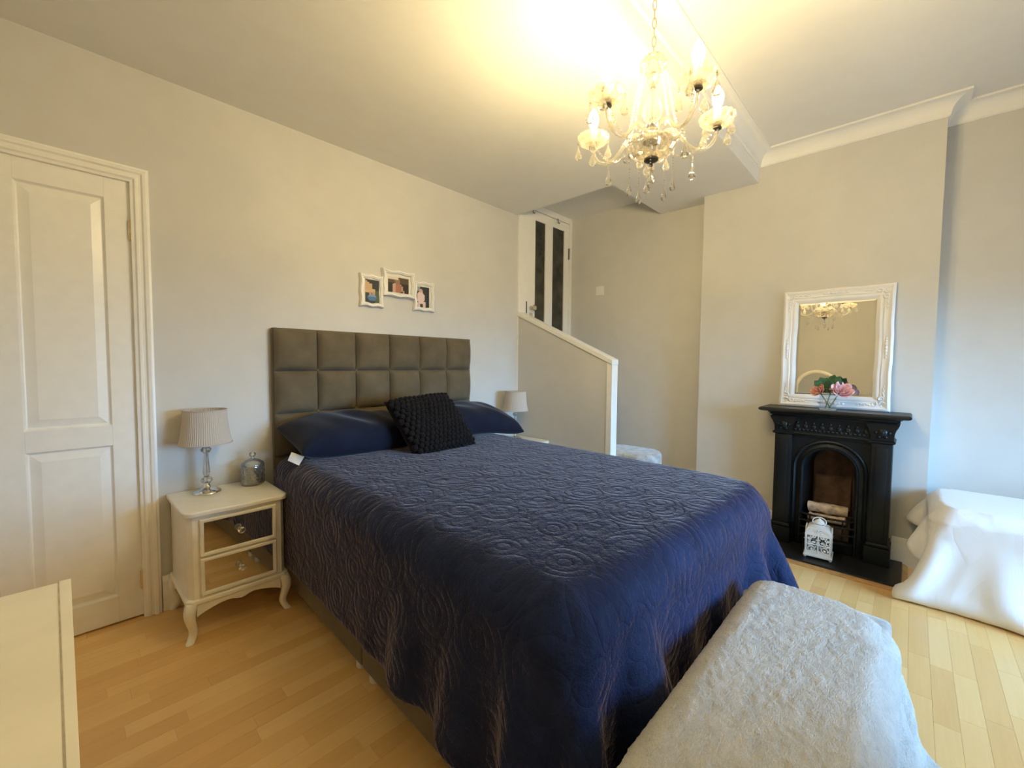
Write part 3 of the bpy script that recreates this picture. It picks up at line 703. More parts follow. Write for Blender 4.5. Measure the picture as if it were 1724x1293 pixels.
# ------------------------------------------------------------------ bedside cabinets
def cabriole(w0=0.034):
    P = []
    for t in np.linspace(0, 1, 12):
        z = 0.168*(1-t); off = 0.016*math.sin(t*PI*1.05)*(1-t)*1.6 - 0.010*math.sin(t*PI)*t + (0.014*max(0, t-0.78)/0.22)
        ww = w0*(1-0.50*t+0.25*max(0, t-0.75)/0.25*0.6); P.append((z, off, ww/2))
    return P
def make_nightstand():
    r = thing('nightstand', '', 'nightstand')
    W, D, H = 0.205, 0.205, 0.560
    def outline(i, bow):
        pts = []
        pts += [(-W+i, -D+0.05), ] + poly_arc(-W+0.045+i, -D+0.045+i, 0.045, 180, 270, 5)
        for t in np.linspace(-1, 1, 13)[1:-1]: pts.append((t*(W-0.06), -D+i-bow*math.cos(t*PI)*0.5-bow*0.5+bow*0.5))
        pts += poly_arc(W-0.045-i, -D+0.045+i, 0.045, 270, 360, 5)
        pts += [(W-i, D-i), (-W+i, D-i)]; return pts
    tp = MB().prism(outline(0, 0.008), 0.538, H, 'z'); tp.build('top', 'cream', r, bevel=0.006, seg=3, smooth=40)
    b = MB(); b.prism([(-0.190, -0.165), (-0.172, -0.185), (0.172, -0.185), (0.190, -0.165), (0.190, 0.195), (-0.190, 0.195)], 0.178, 0.538, 'z'); b.build('body', 'cream', r, bevel=0.002)
    mo = MB(); mo.prism([(-0.202, -0.176), (-0.180, -0.198), (0.180, -0.198), (0.202, -0.176), (0.202, 0.198), (-0.202, 0.198)], 0.158, 0.180, 'z'); mo.build('base_moulding', 'cream', r, bevel=0.006, seg=3, smooth=40)
    # scalloped apron
    ap = [(-0.165, 0.160), (-0.165, 0.105)]
    for t in np.linspace(-1, 1, 21): ap.append((t*0.155, 0.112+0.030*(1-abs(t)**2.2)-0.016*math.exp(-(t*5)**2)))
    ap += [(0.165, 0.105), (0.165, 0.160)]
    MB().prism(ap, -0.192, -0.172, 'y').build('apron', 'cream', r, bevel=0.002)
    for s_ in (-1, 1): MB().prism([(-0.165, 0.160), (-0.165, 0.105), (-0.10, 0.135), (0.10, 0.135), (0.165, 0.105), (0.165, 0.160)], s_*0.182-0.008, s_*0.182+0.008, 'x').build('side_apron', 'cream', r)
    for sx in (-1, 1):
        for sy in (-1, 1):
            A = []
            for z, off, hw in cabriole(0.046):
                cx, cy = sx*(0.178+off), sy*(0.176+off)
                q = hw*0.5; A.append([(cx-q, cy-hw, z), (cx+q, cy-hw, z), (cx+hw, cy-q, z), (cx+hw, cy+q, z), (cx+q, cy+hw, z), (cx-q, cy+hw, z), (cx-hw, cy+q, z), (cx-hw, cy-q, z)])
            mb = MB().grid(np.array(A), wrap=True); mb.add(A[-1], [tuple(range(8))]); mb.add(A[0], [tuple(range(8))])
            mb.build('leg', 'cream', r, smooth=60)
    for z0, z1 in ((0.362, 0.522), (0.192, 0.352)):
        dr = MB().sweep([(-0.148, -0.186, z0), (0.148, -0.186, z0), (0.148, -0.186, z1), (-0.148, -0.186, z1)], (0, -1, 0), [(0, 0), (0, 0.010), (-0.003, 0.013), (-0.012, 0.012), (-0.015, 0.007), (-0.015, 0)], closed=True).build('drawer', 'cream', r, smooth=30)
        MB().box(-0.137, 0.137, -0.1915, -0.184, z0+0.011, z1-0.011).build('mirror_panel', 'mirror', dr)
        k = MB().lathe([(0.009, 0), (0.009, 0.003), (0.005, 0.005), (0.0045, 0.012), (0.010, 0.018), (0.0145, 0.024), (0.0140, 0.030), (0.009, 0.035), (0.0, 0.036)], 12)
        ko = k.build('knob', 'crystal', dr, smooth=25); ko.location = (0, -0.1915, (z0+z1)/2+0.004); ko.rotation_euler = (PI/2, 0, 0)
    return r
ns = make_nightstand(); ns.location = (0.532, 2.366, 0)
ns['label'] = 'cream bedside cabinet with two mirrored drawers beside the panelled door'; ns['group'] = 'cream bedside cabinets'
ns2 = copy_tree(ns); ns2.location = (2.572, 2.366, 0)
ns2['label'] = 'cream bedside cabinet between the bed and the sloping stair wall'

# ------------------------------------------------------------------ bedside lamps
def make_lamp():
    r = thing('table_lamp', '', 'lamp')
    MB().lathe([(0.056, 0), (0.058, 0.004), (0.056, 0.008), (0.050, 0.011), (0.046, 0.016), (0.030, 0.022), (0.018, 0.030), (0.013, 0.038), (0.011, 0.046)], 36).build('base', 'chrome', r, smooth=40)
    MB().lathe([(0.010, 0.044), (0.020, 0.050), (0.025, 0.060), (0.021, 0.070), (0.011, 0.078)], 10).build('crystal_ball', 'cut_glass', r, smooth=20)
    MB().lathe([(0.007, 0.076), (0.013, 0.084), (0.016, 0.100), (0.014, 0.130), (0.011, 0.165), (0.009, 0.190), (0.012, 0.194)], 8).build('column', 'cut_glass', r, smooth=15)
    MB().lathe([(0.0025, 0.046), (0.0025, 0.30)], 8).build('rod', 'chrome', r, smooth=40)
    MB().lathe([(0.012, 0.194), (0.021, 0.202), (0.023, 0.212), (0.016, 0.221), (0.009, 0.226)], 10).build('crystal_collar', 'cut_glass', r, smooth=20)
    MB().lathe([(0.010, 0.226), (0.012, 0.230), (0.012, 0.268), (0.010, 0.272)], 16).build('lamp_holder', 'chrome', r, smooth=40)
    MB().lathe([(0.006, 0.272), (0.012, 0.285), (0.018, 0.305), (0.017, 0.320), (0.008, 0.332), (0.0, 0.334)], 16).build('bulb', 'plastic', r, smooth=60)
    prof = [(0.107, 0.240), (0.105, 0.246), (0.096, 0.290), (0.090, 0.345), (0.0865, 0.398), (0.0865, 0.404)]
    f = lambda rr, z, a: rr*(1+0.014*math.cos(72*a))
    sh = MB().lathe(prof, 360, cap=False, fun=f).build('lamp_shade', 'shade', r, smooth=70)
    for rr, z in ((0.1075, 0.242), (0.0875, 0.402)):
        MB().tube([(rr*math.cos(t), rr*math.sin(t), z) for t in np.linspace(0, 2*PI, 49)[:-1]], 0.0028, 6, closed=True).build('shade_binding', 'shade', sh, smooth=60)
    for t in (0, 2*PI/3, 4*PI/3): MB().tube([(0.010*math.cos(t), 0.010*math.sin(t), 0.27), (0.088*math.cos(t), 0.088*math.sin(t), 0.395)], 0.0015, 5).build('shade_spoke', 'chrome', r)
    return r
l1 = make_lamp(); l1.location = (0.470, 2.468, 0.560)
l1['label'] = 'small table lamp with pleated shade on the cabinet beside the panelled door'; l1['group'] = 'bedside lamps'
l2 = copy_tree(l1); l2.location = (2.622, 2.425, 0.560); l2.rotation_euler = (0, 0, 0.6)
l2['label'] = 'small pleated-shade table lamp beside the sloping stair wall'

jar = thing('glass_jar', 'cut glass lidded jar on the bedside cabinet next to the lamp', 'jar', (0.668, 2.470, 0.560))
def dia(rr, z, a): return rr*(1+0.035*abs(math.sin(9*a+z*110))*abs(math.sin(9*a-z*110)) if 0.01 < z < 0.098 else 1)
MB().lathe([(0.0, 0.0), (0.044, 0.0), (0.050, 0.006)]+[(0.052, z) for z in np.linspace(0.012, 0.096, 22)]+[(0.051, 0.100), (0.047, 0.100), (0.047, 0.010), (0.0, 0.008)], 72, fun=dia, cap=False).build('jar_body', 'cut_glass', jar, smooth=20)
MB().lathe([(0.053, 0.101), (0.053, 0.105), (0.048, 0.116), (0.034, 0.127), (0.015, 0.134), (0.007, 0.137), (0.006, 0.142), (0.013, 0.148), (0.016, 0.157), (0.012, 0.166), (0.0, 0.170)], 24).build('lid', 'cut_glass', jar, smooth=30)
MB().lathe([(0.0, 0.012), (0.040, 0.013), (0.044, 0.025), (0.043, 0.060), (0.036, 0.078), (0.015, 0.084), (0.0, 0.085)], 24, fun=lambda r_, z, a: r_*(1+0.12*math.sin(5*a+z*200))).build('contents', 'contents', jar, smooth=60)

# ------------------------------------------------------------------ chest in the near corner, with an arched mirror on it
ch = thing('chest_of_drawers', 'cream painted chest with rubbed edges in the near left corner', 'chest of drawers', (-0.315, 0.72, 0))
CZ = 0.75
MB().box(-0.63, 0.0, 0.20, 1.238, CZ-0.028, CZ).build('top', 'chest', ch, world=True, bevel=0.004, seg=2)
MB().prism([(-0.0150, 1.2395), (0.0016, 1.2395), (0.0016, 0.199), (-0.0040, 0.199)], CZ-0.027, CZ+0.0008, 'z').build('edge_strip', 'chest', ch, world=True, bevel=0.0006)
MB().prism([(-0.0172, 1.2385), (-0.0148, 1.2385), (-0.0038, 0.200), (-0.0062, 0.200)], CZ-0.004, CZ+0.0005, 'z').build('groove', 'worn', ch, world=True)
MB().box(-0.615, -0.075, 0.23, 1.21, 0.09, CZ-0.028).build('carcass', 'chest', ch, world=True, bevel=0.003)
for k in range(3):
    z0 = 0.105+k*0.205
    for y0, y1 in ((0.245, 0.715), (0.725, 1.195)):
        d = MB().box(-0.077, -0.058, y0, y1, z0, z0+0.195).build('drawer', 'chest', ch, world=True, bevel=0.004)
        kb = MB().lathe([(0.008, 0), (0.008, 0.012), (0.016, 0.020), (0.014, 0.028), (0, 0.031)], 14).build('knob', 'worn', d, smooth=50)
        kb.location = Vector((-0.058, (y0+y1)/2, z0+0.1))-ch.location; kb.rotation_euler = (0, PI/2, 0)
for lx in (-0.585, -0.105):
    for ly in (0.26, 1.18): MB().prism([(lx-0.025, ly-0.025), (lx+0.025, ly-0.025), (lx+0.025, ly+0.025), (lx-0.025, ly+0.025)], 0.0, 0.092, 'z').build('foot', 'chest', ch, world=True, bevel=0.004)
am = thing('dressing_mirror', 'white arched dressing mirror standing on the cream chest', 'mirror', (-0.36, 0.955, CZ))
arch = [(0.955-0.235, CZ+0.05)]+[(0.955+0.235*math.cos(t), 1.265+0.235*math.sin(t)) for t in np.linspace(PI, 0, 25)]+[(0.955+0.235, CZ+0.05)]
MB().sweep([(-0.36, a, b) for a, b in arch], (1, 0, 0), [(-0.022, -0.012), (-0.022, 0.010), (-0.012, 0.018), (0.012, 0.018), (0.022, 0.010), (0.022, -0.012)]).build('mirror_frame', 'cream', am, smooth=40, world=True)
gl = [(0.955-0.215, CZ+0.05)]+[(0.955+0.215*math.cos(t), 1.265+0.215*math.sin(t)) for t in np.linspace(PI, 0, 25)]+[(0.955+0.215, CZ+0.05)]
MB().prism(gl, -0.366, -0.360, 'x').build('mirror_plate', 'mirror', am, world=True)
MB().box(-0.43, -0.28, 0.955-0.26, 0.955+0.26, CZ+0.0005, CZ+0.05).build('plinth', 'cream', am, world=True, bevel=0.006)

# ------------------------------------------------------------------ photo frames on the headboard wall
pf = thing('photo_frame', 'cluster of three joined white photo frames above the headboard', 'photo frame', (1.595, YA-0.002, 1.69))
def picture(name, x0, x1, z0, z1, y, fn, parent, nx=14, nz=18):
    A = np.array([[(x0+(x1-x0)*j/nx, y, z0+(z1-z0)*i/nz) for j in range(nx+1)] for i in range(nz+1)])
    o = MB().grid(A).build(name, 'print', parent, world=True, fix=False); me = o.data
    at = me.attributes.new('print', 'FLOAT_COLOR', 'FACE')
    for i in range(nz):
        for j in range(nx): at.data[i*nx+j].color = (*fn((j+0.5)/nx, (i+0.5)/nz), 1)
    return o
def p_left(u, v):
    if math.hypot((u-0.5)/0.34, (v-0.24)/0.13) < 1: return (0.06, 0.15, 0.32) if v < 0.3 else (0.16, 0.30, 0.48)
    if abs(u-0.36) < 0.1 and 0.26 < v < 0.5 or abs(u-0.6) < 0.1 and 0.26 < v < 0.5: return (0.50, 0.28, 0.20)
    if v > 0.55 and u < 0.5 and v < 0.95-u*0.3: return (0.55, 0.36, 0.20)
    if 0.42 < v < 0.62 and u < 0.75: return (0.58, 0.42, 0.20)
    if u > 0.7 and v < 0.55: return (0.07, 0.10, 0.03)
    return (0.025, 0.028, 0.022)
def p_mid(u, v):
    if v > 0.82 and u < 0.5: return (0.75, 0.66, 0.55)
    if math.hypot((u-0.44)/0.12, (v-0.75)/0.2) < 1: return (0.30, 0.17, 0.10)
    if math.hypot((u-0.42)/0.24, (v-0.28)/0.36) < 1: return (0.42, 0.17, 0.11) if u > 0.34 else (0.55, 0.36, 0.28)
    if abs(u-0.62-(0.5-v)*0.25) < 0.04 and v < 0.55: return (0.5, 0.35, 0.25)
    return (0.030, 0.018, 0.010) if v < 0.62 else (0.10, 0.065, 0.035)
def p_right(u, v):
    if math.hypot((u-0.36)/0.13, (v-0.80)/0.1) < 1: return (0.60, 0.36, 0.33)
    if math.hypot((u-0.34)/0.30, (v-0.45)/0.30) < 1: return (0.80, 0.62, 0.60)
    if abs(u-0.16) < 0.12 and v < 0.22 or abs(u-0.62) < 0.1 and v < 0.3: return (0.72, 0.55, 0.52)
    if u < 0.3 and v > 0.75: return (0.28, 0.36, 0.34)
    return (0.03, 0.035, 0.035) if u < 0.85 else (0.012, 0.014, 0.014)
def photo_frame(x0, x1, z0, z1, depth, pic, fn, mx, mz, ph):
    N = 14; path = []
    def wav(t): return 0.0035*math.cos(t*4*PI)-0.0035*abs(2*t-1)**4*0.0
    for (a, b) in (((x0, z0), (x1, z0)), ((x1, z0), (x1, z1)), ((x1, z1), (x0, z1)), ((x0, z1), (x0, z0))):
        dx, dz = b[0]-a[0], b[1]-a[1]; L = math.hypot(dx, dz); nx, nz = dz/L, -dx/L
        for k in range(N): t = k/N; w_ = wav(t)-0.0035; path.append((a[0]+dx*t+nx*w_, YA-0.002, a[1]+dz*t+nz*w_))
    prof = [(0, 0), (0, depth*0.7), (-0.004, depth), (-0.012, depth), (-0.016, depth*0.8), (-0.020, depth*0.85), (-0.024, depth*0.55), (-0.024, 0)]
    fo = MB().sweep(path, (0, -1, 0), prof, closed=True).build('frame', 'white_frame', pf, smooth=35, world=True)
    MB().box(x0+0.02, x1-0.02, YA-0.002-depth*0.50, YA-0.003, z0+0.02, z1-0.02).build('mount', 'mat_board', fo, world=True)
    picture('photograph', *pic, YA-0.003-depth*0.52, fn, fo)
photo_frame(1.309, 1.474, 1.553, 1.762, 0.026, (1.346, 1.442, 1.577, 1.728), p_left, 0.03, 0.03, 0)
photo_frame(1.462, 1.710, 1.636, 1.817, 0.034, (1.506, 1.664, 1.668, 1.770), p_mid, 0.03, 0.03, 1)
photo_frame(1.706, 1.880, 1.562, 1.773, 0.026, (1.730, 1.838, 1.590, 1.735), p_right, 0.03, 0.03, 2)

# ---- switch plate on the stair wall side
sw = thing('wall_switch', 'white square switch plate on the stair alcove wall', 'switch', (XW, 2.226, 1.905))
MB().box(XW-0.009, XW-0.0003, 2.183, 2.269, 1.862, 1.948).build('plate', 'plastic', sw, world=True, bevel=0.003, smooth=50)
MB().box(XW-0.013, XW-0.0085, 2.219, 2.233, 1.894, 1.918).build('rocker', 'plastic', sw, world=True, bevel=0.002)

# ---- stool at the foot of the stairs
so = thing('stool', 'pale grey crushed velvet stool at the bottom of the stairs', 'stool', (3.04, 1.56, 0))
MB().prism(poly_arc(3.04, 1.50, 0.16, 180, 360, 16)+poly_arc(3.04, 1.66, 0.16, 0, 180, 16), 0.42, 0.535, 'z').build('seat', 'crushed', so, world=True, bevel=0.035, seg=5, smooth=60)
MB().prism(poly_arc(3.04, 1.50, 0.15, 180, 360, 16)+poly_arc(3.04, 1.66, 0.15, 0, 180, 16), 0.09, 0.42, 'z').build('body', 'crushed', so, world=True, bevel=0.006, smooth=60)
for lx in (2.95, 3.13):
    for ly in (1.45, 1.71): MB().lathe([(0.014, 0), (0.020, 0.092)], 12, (lx, ly, 0)).build('leg', 'dark_metal', so, smooth=40, world=True)

# ------------------------------------------------------------------ fireplace
HE = thing('hearth', 'black slate hearth slab in front of the fireplace', 'hearth', (3.23, 0.358, 0))
MB().box(3.030, XB-0.001, -0.004, 0.720, -0.002, 0.026).build('slab', 'slate', HE, world=True, bevel=0.004)
t3 = MB().sweep([(XB-0.001, -0.006, 0), (3.028, -0.006, 0), (3.028, 0.722, 0), (XB-0.001, 0.722, 0)], (0, 0, 1), [(0.002, 0), (-0.024, 0), (-0.022, 0.007), (-0.010, 0.015), (0.002, 0.016)])
setting(t3.build('trim_3', 'oak', smooth=30), 'oak edging strip round the black hearth')
FC = 0.358; HZ = 0.0265
fp = thing('fireplace', 'black cast iron fireplace with arched opening and moulded shelf', 'fireplace', (3.36, FC, HZ))
def part(mb, name, bevel=0.0, smooth=None, mat='iron', parent=fp, seg=2): return mb.build(name, mat, parent, world=True, bevel=bevel, smooth=smooth, seg=seg)
sh = [(XB-0.001, 0.900), (3.215, 0.900), (3.195, 0.903), (3.183, 0.909), (3.178, 0.916), (3.182, 0.922), (3.190, 0.925), (XB-0.001, 0.925)]
part(MB().sweep([(XB-0.001, -0.012+0.02, 0), (3.20, -0.012+0.02, 0), (3.20, 0.735-0.02, 0), (XB-0.001, 0.735-0.02, 0)], (0, 0, 1),
     [(0.03, 0.900), (-0.002, 0.900), (-0.014, 0.904), (-0.020, 0.911), (-0.020, 0.918), (-0.012, 0.925), (0.03, 0.925)]).box(3.168+0.04, XB-0.001, 0.03, 0.69, 0.9005, 0.9248), 'mantel_shelf', 0.0, 30, mat='slate')
part(MB().sweep([(XB-0.001, 0.052, 0), (3.270, 0.052, 0), (3.270, 0.664, 0), (XB-0.001, 0.664, 0)], (0, 0, 1),
     [(0.05, 0.865), (-0.004, 0.865), (-0.006, 0.873), (-0.016, 0.878), (-0.018, 0.888), (-0.028, 0.893), (-0.030, 0.8995), (0.05, 0.8995)]), 'bed_moulding', 0, 30)
part(MB().box(3.290, XB-0.001, 0.066, 0.650, 0.745, 0.866), 'frieze', 0.003)
for k in range(9):
    yy = 0.185+0.346*k/8; m = MB()
    m.ball((3.289, yy, 0.806), 0.014, 10, 6, (0.5, 1, 1.15)); m.ball((3.289, yy-0.011, 0.785), 0.009, 8, 5, (0.5, 1, 1)); m.ball((3.289, yy+0.011, 0.785), 0.009, 8, 5, (0.5, 1, 1)); m.ball((3.289, yy, 0.829), 0.007, 8, 5, (0.5, 1, 1.6))
    part(m, 'rosette', 0, 60)
part(MB().sweep([(3.291, 0.17, 0.760), (3.291, 0.546, 0.760)], (-1, 0, 0), [(-0.006, 0), (-0.006, 0.008), (0, 0.012), (0.006, 0.008), (0.006, 0)]), 'frieze_bead', 0, 40)
for y0, y1, s in ((0.062, 0.158, -1), (0.558, 0.654, 1)):
    yc = (y0+y1)/2
    part(MB().box(3.282, XB-0.001, y0, y1, 0.150, 0.745), 'pilaster', 0.006, 40)
    part(MB().box(3.276, 3.284, y0+0.020, y1-0.020, 0.170, 0.725), 'pilaster_panel', 0.004, 40)
    part(MB().box(3.262, XB-0.001, y0-0.012, y1+0.012, HZ, 0.128), 'plinth', 0.004)
    part(MB().box(3.270, XB-0.001, y0-0.006, y1+0.006, 0.128, 0.152), 'plinth_cap', 0.008, 40, seg=3)
    pr = [(0.745, 0.000), (0.751, 0.010), (0.760, 0.012), (0.768, 0.003), (0.800, 0.004), (0.830, 0.012), (0.850, 0.022), (0.866, 0.026), (0.866, -0.01)]
    part(MB().sweep([(XB-0.001, y0, 0), (3.282, y0, 0), (3.282, y1, 0), (XB-0.001, y1, 0)], (0, 0, 1), [(0.03, 0.745)]+[(-d, z) for z, d in pr[:-1]]+[(0.03, 0.866)]), 'capital', 0, 30)
    m = MB(); m.ball((3.276, yc, 0.812), 0.024, 12, 8, (0.45, 1, 1.1)); m.ball((3.274, yc, 0.812), 0.011, 10, 6, (1, 1, 1))
    for t in range(6): m.ball((3.274, yc+0.030*math.cos(t*PI/3), 0.812+0.030*math.sin(t*PI/3)), 0.009, 8, 5, (0.6, 1, 1))
    part(m, 'rosette', 0, 60)
# plate with arched opening
RI, SP = 0.150, 0.534
def arch_pts(R, zb, n=24): return [(FC-R, zb)]+[(FC-R*math.cos(t), SP+R*math.sin(t)) for t in np.linspace(0, PI, n+1)]+[(FC+R, zb)]
inn = arch_pts(0.192, HZ); outp = []
for i, (a, b) in enumerate(inn):
    if i == 0: outp.append((0.156, HZ))
    elif i == len(inn)-1: outp.append((0.560, HZ))
    else:
        t = (i-1)/24*PI; ca, sa = -math.cos(t), math.sin(t); q = min(0.202/max(abs(ca), 1e-6), (0.747-SP)/max(sa, 1e-6)); outp.append((FC+ca*q, SP+sa*q))
A = np.array([[(3.312, a, b) for a, b in outp], [(3.312, a, b) for a, b in inn], [(3.335, a, b) for a, b in inn]]); part(MB().grid(A), 'surround_plate')
part(MB().sweep([(3.318, a, b) for a, b in arch_pts(0.134, HZ)], (-1, 0, 0), [(0, 0), (0, 0.006), (0.006, 0.014), (0.013, 0.014), (0.017, 0.004), (0.036, -0.002), (0.042, 0.010), (0.050, 0.016), (0.058, 0.012), (0.062, 0.002), (0.062, -0.02), (0, -0.02)]), 'arch_moulding', 0, 35)
def ring(R, x, zb, sq=1.0): return [(x, FC+(a-FC)*sq, b) for a, b in arch_pts(R, zb)]
part(MB().grid(np.array([ring(0.135, 3.325, HZ), ring(0.130, 3.37, HZ), ring(0.118, 3.47, HZ), ring(0.110, 3.575, HZ)])), 'fire_cheeks', 0, 30)
part(MB().add([(3.57, a, b) for a, b in arch_pts(0.118, HZ)], [tuple(range(len(arch_pts(0.118, HZ))))]), 'fire_back', mat='clay')
m = MB(); m.prism([(3.36, HZ), (3.56, HZ), (3.56, 0.20), (3.50, 0.21), (3.36, 0.17)], FC-0.112, FC+0.112, 'y'); part(m, 'fire_bed', 0.01, mat='clay')
m = MB(); m.prism([(3.568, 0.22), (3.568, 0.47), (3.548, 0.45), (3.52, 0.24)], FC-0.10, FC+0.10, 'y'); part(m, 'fire_brick', 0.008, mat='clay')
for z in (0.150, 0.195, 0.240):
    part(MB().tube([(3.33-0.055*math.sin(t), FC-0.150*math.cos(t), z) for t in np.linspace(0, PI, 15)], 0.0075, 7), 'grate_bar', 0, 60)
for t in np.linspace(0.35, PI-0.35, 5): part(MB().tube([(3.33-0.050*math.sin(t), FC-0.146*math.cos(t), 0.10), (3.33-0.050*math.sin(t), FC-0.146*math.cos(t), 0.245)], 0.004, 6), 'grate_upright', 0, 60)
m = MB(); m.prism([(3.33-0.060*math.sin(t), FC-0.155*math.cos(t)) for t in np.linspace(0, PI, 15)], 0.088, 0.104, 'z'); part(m, 'grate_base', 0.002)
part(MB().box(3.322, 3.335, FC-0.134, FC+0.134, HZ, 0.09), 'ash_cover', 0.003)
m = MB(); m.sweep([(3.325, FC-0.13, 0.60), (3.325, FC+0.13, 0.60)], (-1, 0, 0), [(0, 0), (0, 0.004), (0.03, 0.004), (0.03, 0)])
def make_log(lab, a, b, r0, seed):
    rng = random.Random(seed); P = [Vector(a).lerp(Vector(b), t) for t in np.linspace(0, 1, 9)]
    for p in P: p.z += rng.uniform(-0.003, 0.003); p.x += rng.uniform(-0.003, 0.003)
    o = MB().tube(P, [r0*(0.92+rng.uniform(-0.07, 0.1)) for _ in P], 14).build('log', 'bark', None, smooth=50); tag(o, lab, 'log', 'logs in the fireplace'); return o
make_log('pale bark log lying on top in the fire grate', (3.392, FC+0.104, 0.268), (3.396, FC-0.098, 0.272), 0.036, 1)
make_log('thin pale log at the front of the fire grate, under the larger one', (3.362, FC+0.100, 0.212), (3.360, FC-0.092, 0.216), 0.026, 2)

# ---- lantern on the hearth
LX, LY = 3.125, 0.376
la = thing('lantern', 'small white metal lantern with scroll fretwork on the hearth', 'lantern', (LX+0.05, LY, 0.026), rot=(0, 0, 0.06))
HWL, ZB, ZS, ZT = 0.066, 0.022, 0.135, 0.192        # half width, base, shoulder, arch top (local)
MB().box(-0.072, 0.072, -0.072, 0.072, 0.012, 0.024).build('base', 'white_metal', la, bevel=0.003)
for sx in (-1, 1):
    for sy in (-1, 1): MB().ball((sx*0.062, sy*0.062, 0.008), 0.008, 10, 6).build('foot', 'white_metal', la, smooth=60)
def lantern_arch(hw, zb, zs, zt, n=16): return [(-hw, zb)]+[(-hw*math.cos(t)**1.0, zs+(zt-zs)*math.sin(t)) for t in np.linspace(0, PI, n+1)]+[(hw, zb)]
oa, ia = lantern_arch(HWL, ZB, ZS, ZT), lantern_arch(HWL-0.011, ZB+0.016, ZS, ZT-0.013)
def spiral(c, r, a0, turns, s): return [(c[0]+s*r*(1-0.75*t)*math.cos(a0+t*turns*2*PI), c[1]+r*(1-0.75*t)*math.sin(a0+t*turns*2*PI)) for t in np.linspace(0, 1, 18)]
for rz in (0, PI/2, PI, 3*PI/2):
    m = MB(); n_ = len(oa)
    for x in (-HWL, -HWL+0.004): m.add([(x, a, b) for a, b in oa]+[(x, a, b) for a, b in ia], [(i, (i+1) % n_, n_+(i+1) % n_, n_+i) for i in range(n_)])
    m.grid(np.array([[(-HWL, a, b) for a, b in oa], [(-HWL+0.004, a, b) for a, b in oa]])); m.grid(np.array([[(-HWL, a, b) for a, b in ia], [(-HWL+0.004, a, b) for a, b in ia]]))
    pn = m.build('side_panel', 'white_metal', la); pn.rotation_euler = (0, 0, rz)
    m = MB(); cv = [[(0, ZB+0.014), (0, ZT-0.010)], [(-HWL+0.01, 0.086), (HWL-0.01, 0.086)]]
    for s in (-1, 1):
        for c, r0, a0, tn in (((s*0.030, 0.060), 0.020, -0.4, 1.15), ((s*0.020, 0.100), 0.017, 2.6, 1.1), ((s*0.024, 0.136), 0.017, -0.2, 1.1), ((s*0.046, 0.088), 0.012, 1.2, 1.0), ((s*0.045, 0.122), 0.012, 2.0, 1.0), ((s*0.014, 0.160), 0.012, 1.0, 1.0)): cv.append(spiral(c, r0, a0, tn, s)); m.ball((-HWL+0.002, c[0], c[1]), 0.0050, 8, 6)
        for by, bz in ((0.050, 0.060), (0.012, 0.074), (0.040, 0.105), (0.008, 0.118), (0.040, 0.146), (0.030, 0.078), (0.010, 0.050)): m.ball((-HWL+0.002, s*by, bz), 0.0045, 8, 6, (0.5, 1, 1))
    for cp in cv: m.tube([(-HWL+0.002, a, b) for a, b in cp], 0.0034, 6)
    m.box(-HWL+0.0005, -HWL+0.0035, -HWL+0.01, HWL-0.01, ZB+0.010, ZB+0.026)
    fo = m.build('fretwork', 'white_metal', pn, smooth=60)
A = []
for k, t in enumerate(np.linspace(0, 1, 9)):
    hw = 0.067*math.cos(t*PI/2*0.78); z = ZS+0.006+(ZT-ZS)*math.sin(t*PI/2*0.98)
    A.append([(-hw, -hw, z), (hw, -hw, z), (hw, hw, z), (-hw, hw, z)])
MB().grid(np.array(A), wrap=True).add(A[-1], [(0, 1, 2, 3)]).build('roof', 'white_metal', la, smooth=50)
MB().lathe([(0.024, 0.190), (0.024, 0.206), (0.033, 0.208), (0.024, 0.220), (0.008, 0.230), (0.005, 0.236), (0, 0.238)], 20).build('chimney', 'white_metal', la, smooth=40)
MB().tube([(-0.012+0.012*math.sin(t), 0.034*math.cos(t), 0.218+0.024*math.sin(t)) for t in np.linspace(0, 2*PI, 33)[:-1]], 0.0030, 7, closed=True).build('carry_ring', 'white_metal', la, smooth=60)
m = MB(); m.ball((0.030, 0.072, 0.085), 0.006, 8, 6); m.box(0.024, 0.036, 0.066, 0.070, 0.07, 0.10); m.build('latch', 'white_metal', la, smooth=40)

# ---- leaning mirror on the shelf
TILT = math.radians(2.9); MH, MW, MY = 0.775, 0.576, 0.3725
mi = thing('wall_mirror', 'white ornate framed mirror leaning above the fireplace', 'mirror', (3.405, MY, 0.9255), rot=(0, TILT, 0))
hw = MW/2; BW = 0.084
rng = random.Random(4)
prof = [(0, 0), (0, 0.020), (-0.006, 0.027), (-0.014, 0.029), (-0.024, 0.024), (-0.036, 0.020), (-0.046, 0.022), (-0.052, 0.017), (-0.060, 0.020), (-0.068, 0.019), (-0.076, 0.013), (-BW, 0.010), (-BW, 0.002)]
path = []
cs = [(-hw, 0.0), (hw, 0.0), (hw, MH), (-hw, MH)]
for (a, b) in zip(cs, cs[1:]+cs[:1]):
    L = math.hypot(b[0]-a[0], b[1]-a[1]); nn = 20
    for k in range(nn):
        t = k/nn; w_ = (0.0016*math.cos(t*4*PI)+0.0008*math.cos(t*10*PI)-0.0024)*(1 if k else 0); dx, dz = (b[0]-a[0])/L, (b[1]-a[1])/L
        if a[1] == 0 and b[1] == 0: w_ = 0
        path.append((0, a[0]+dx*L*t+dz*w_, a[1]+dz*L*t-dx*w_))
fm = MB().sweep([(p[0], p[1], p[2]) for p in path], (-1, 0, 0), [(-d, t) for d, t in prof], closed=True).build('mirror_frame', 'white_frame', mi, smooth=40)
MB().box(-0.006, -0.002, -hw+BW-0.004, hw-BW+0.004, BW-0.004, MH-BW+0.004).build('mirror_plate', 'mirror', mi)
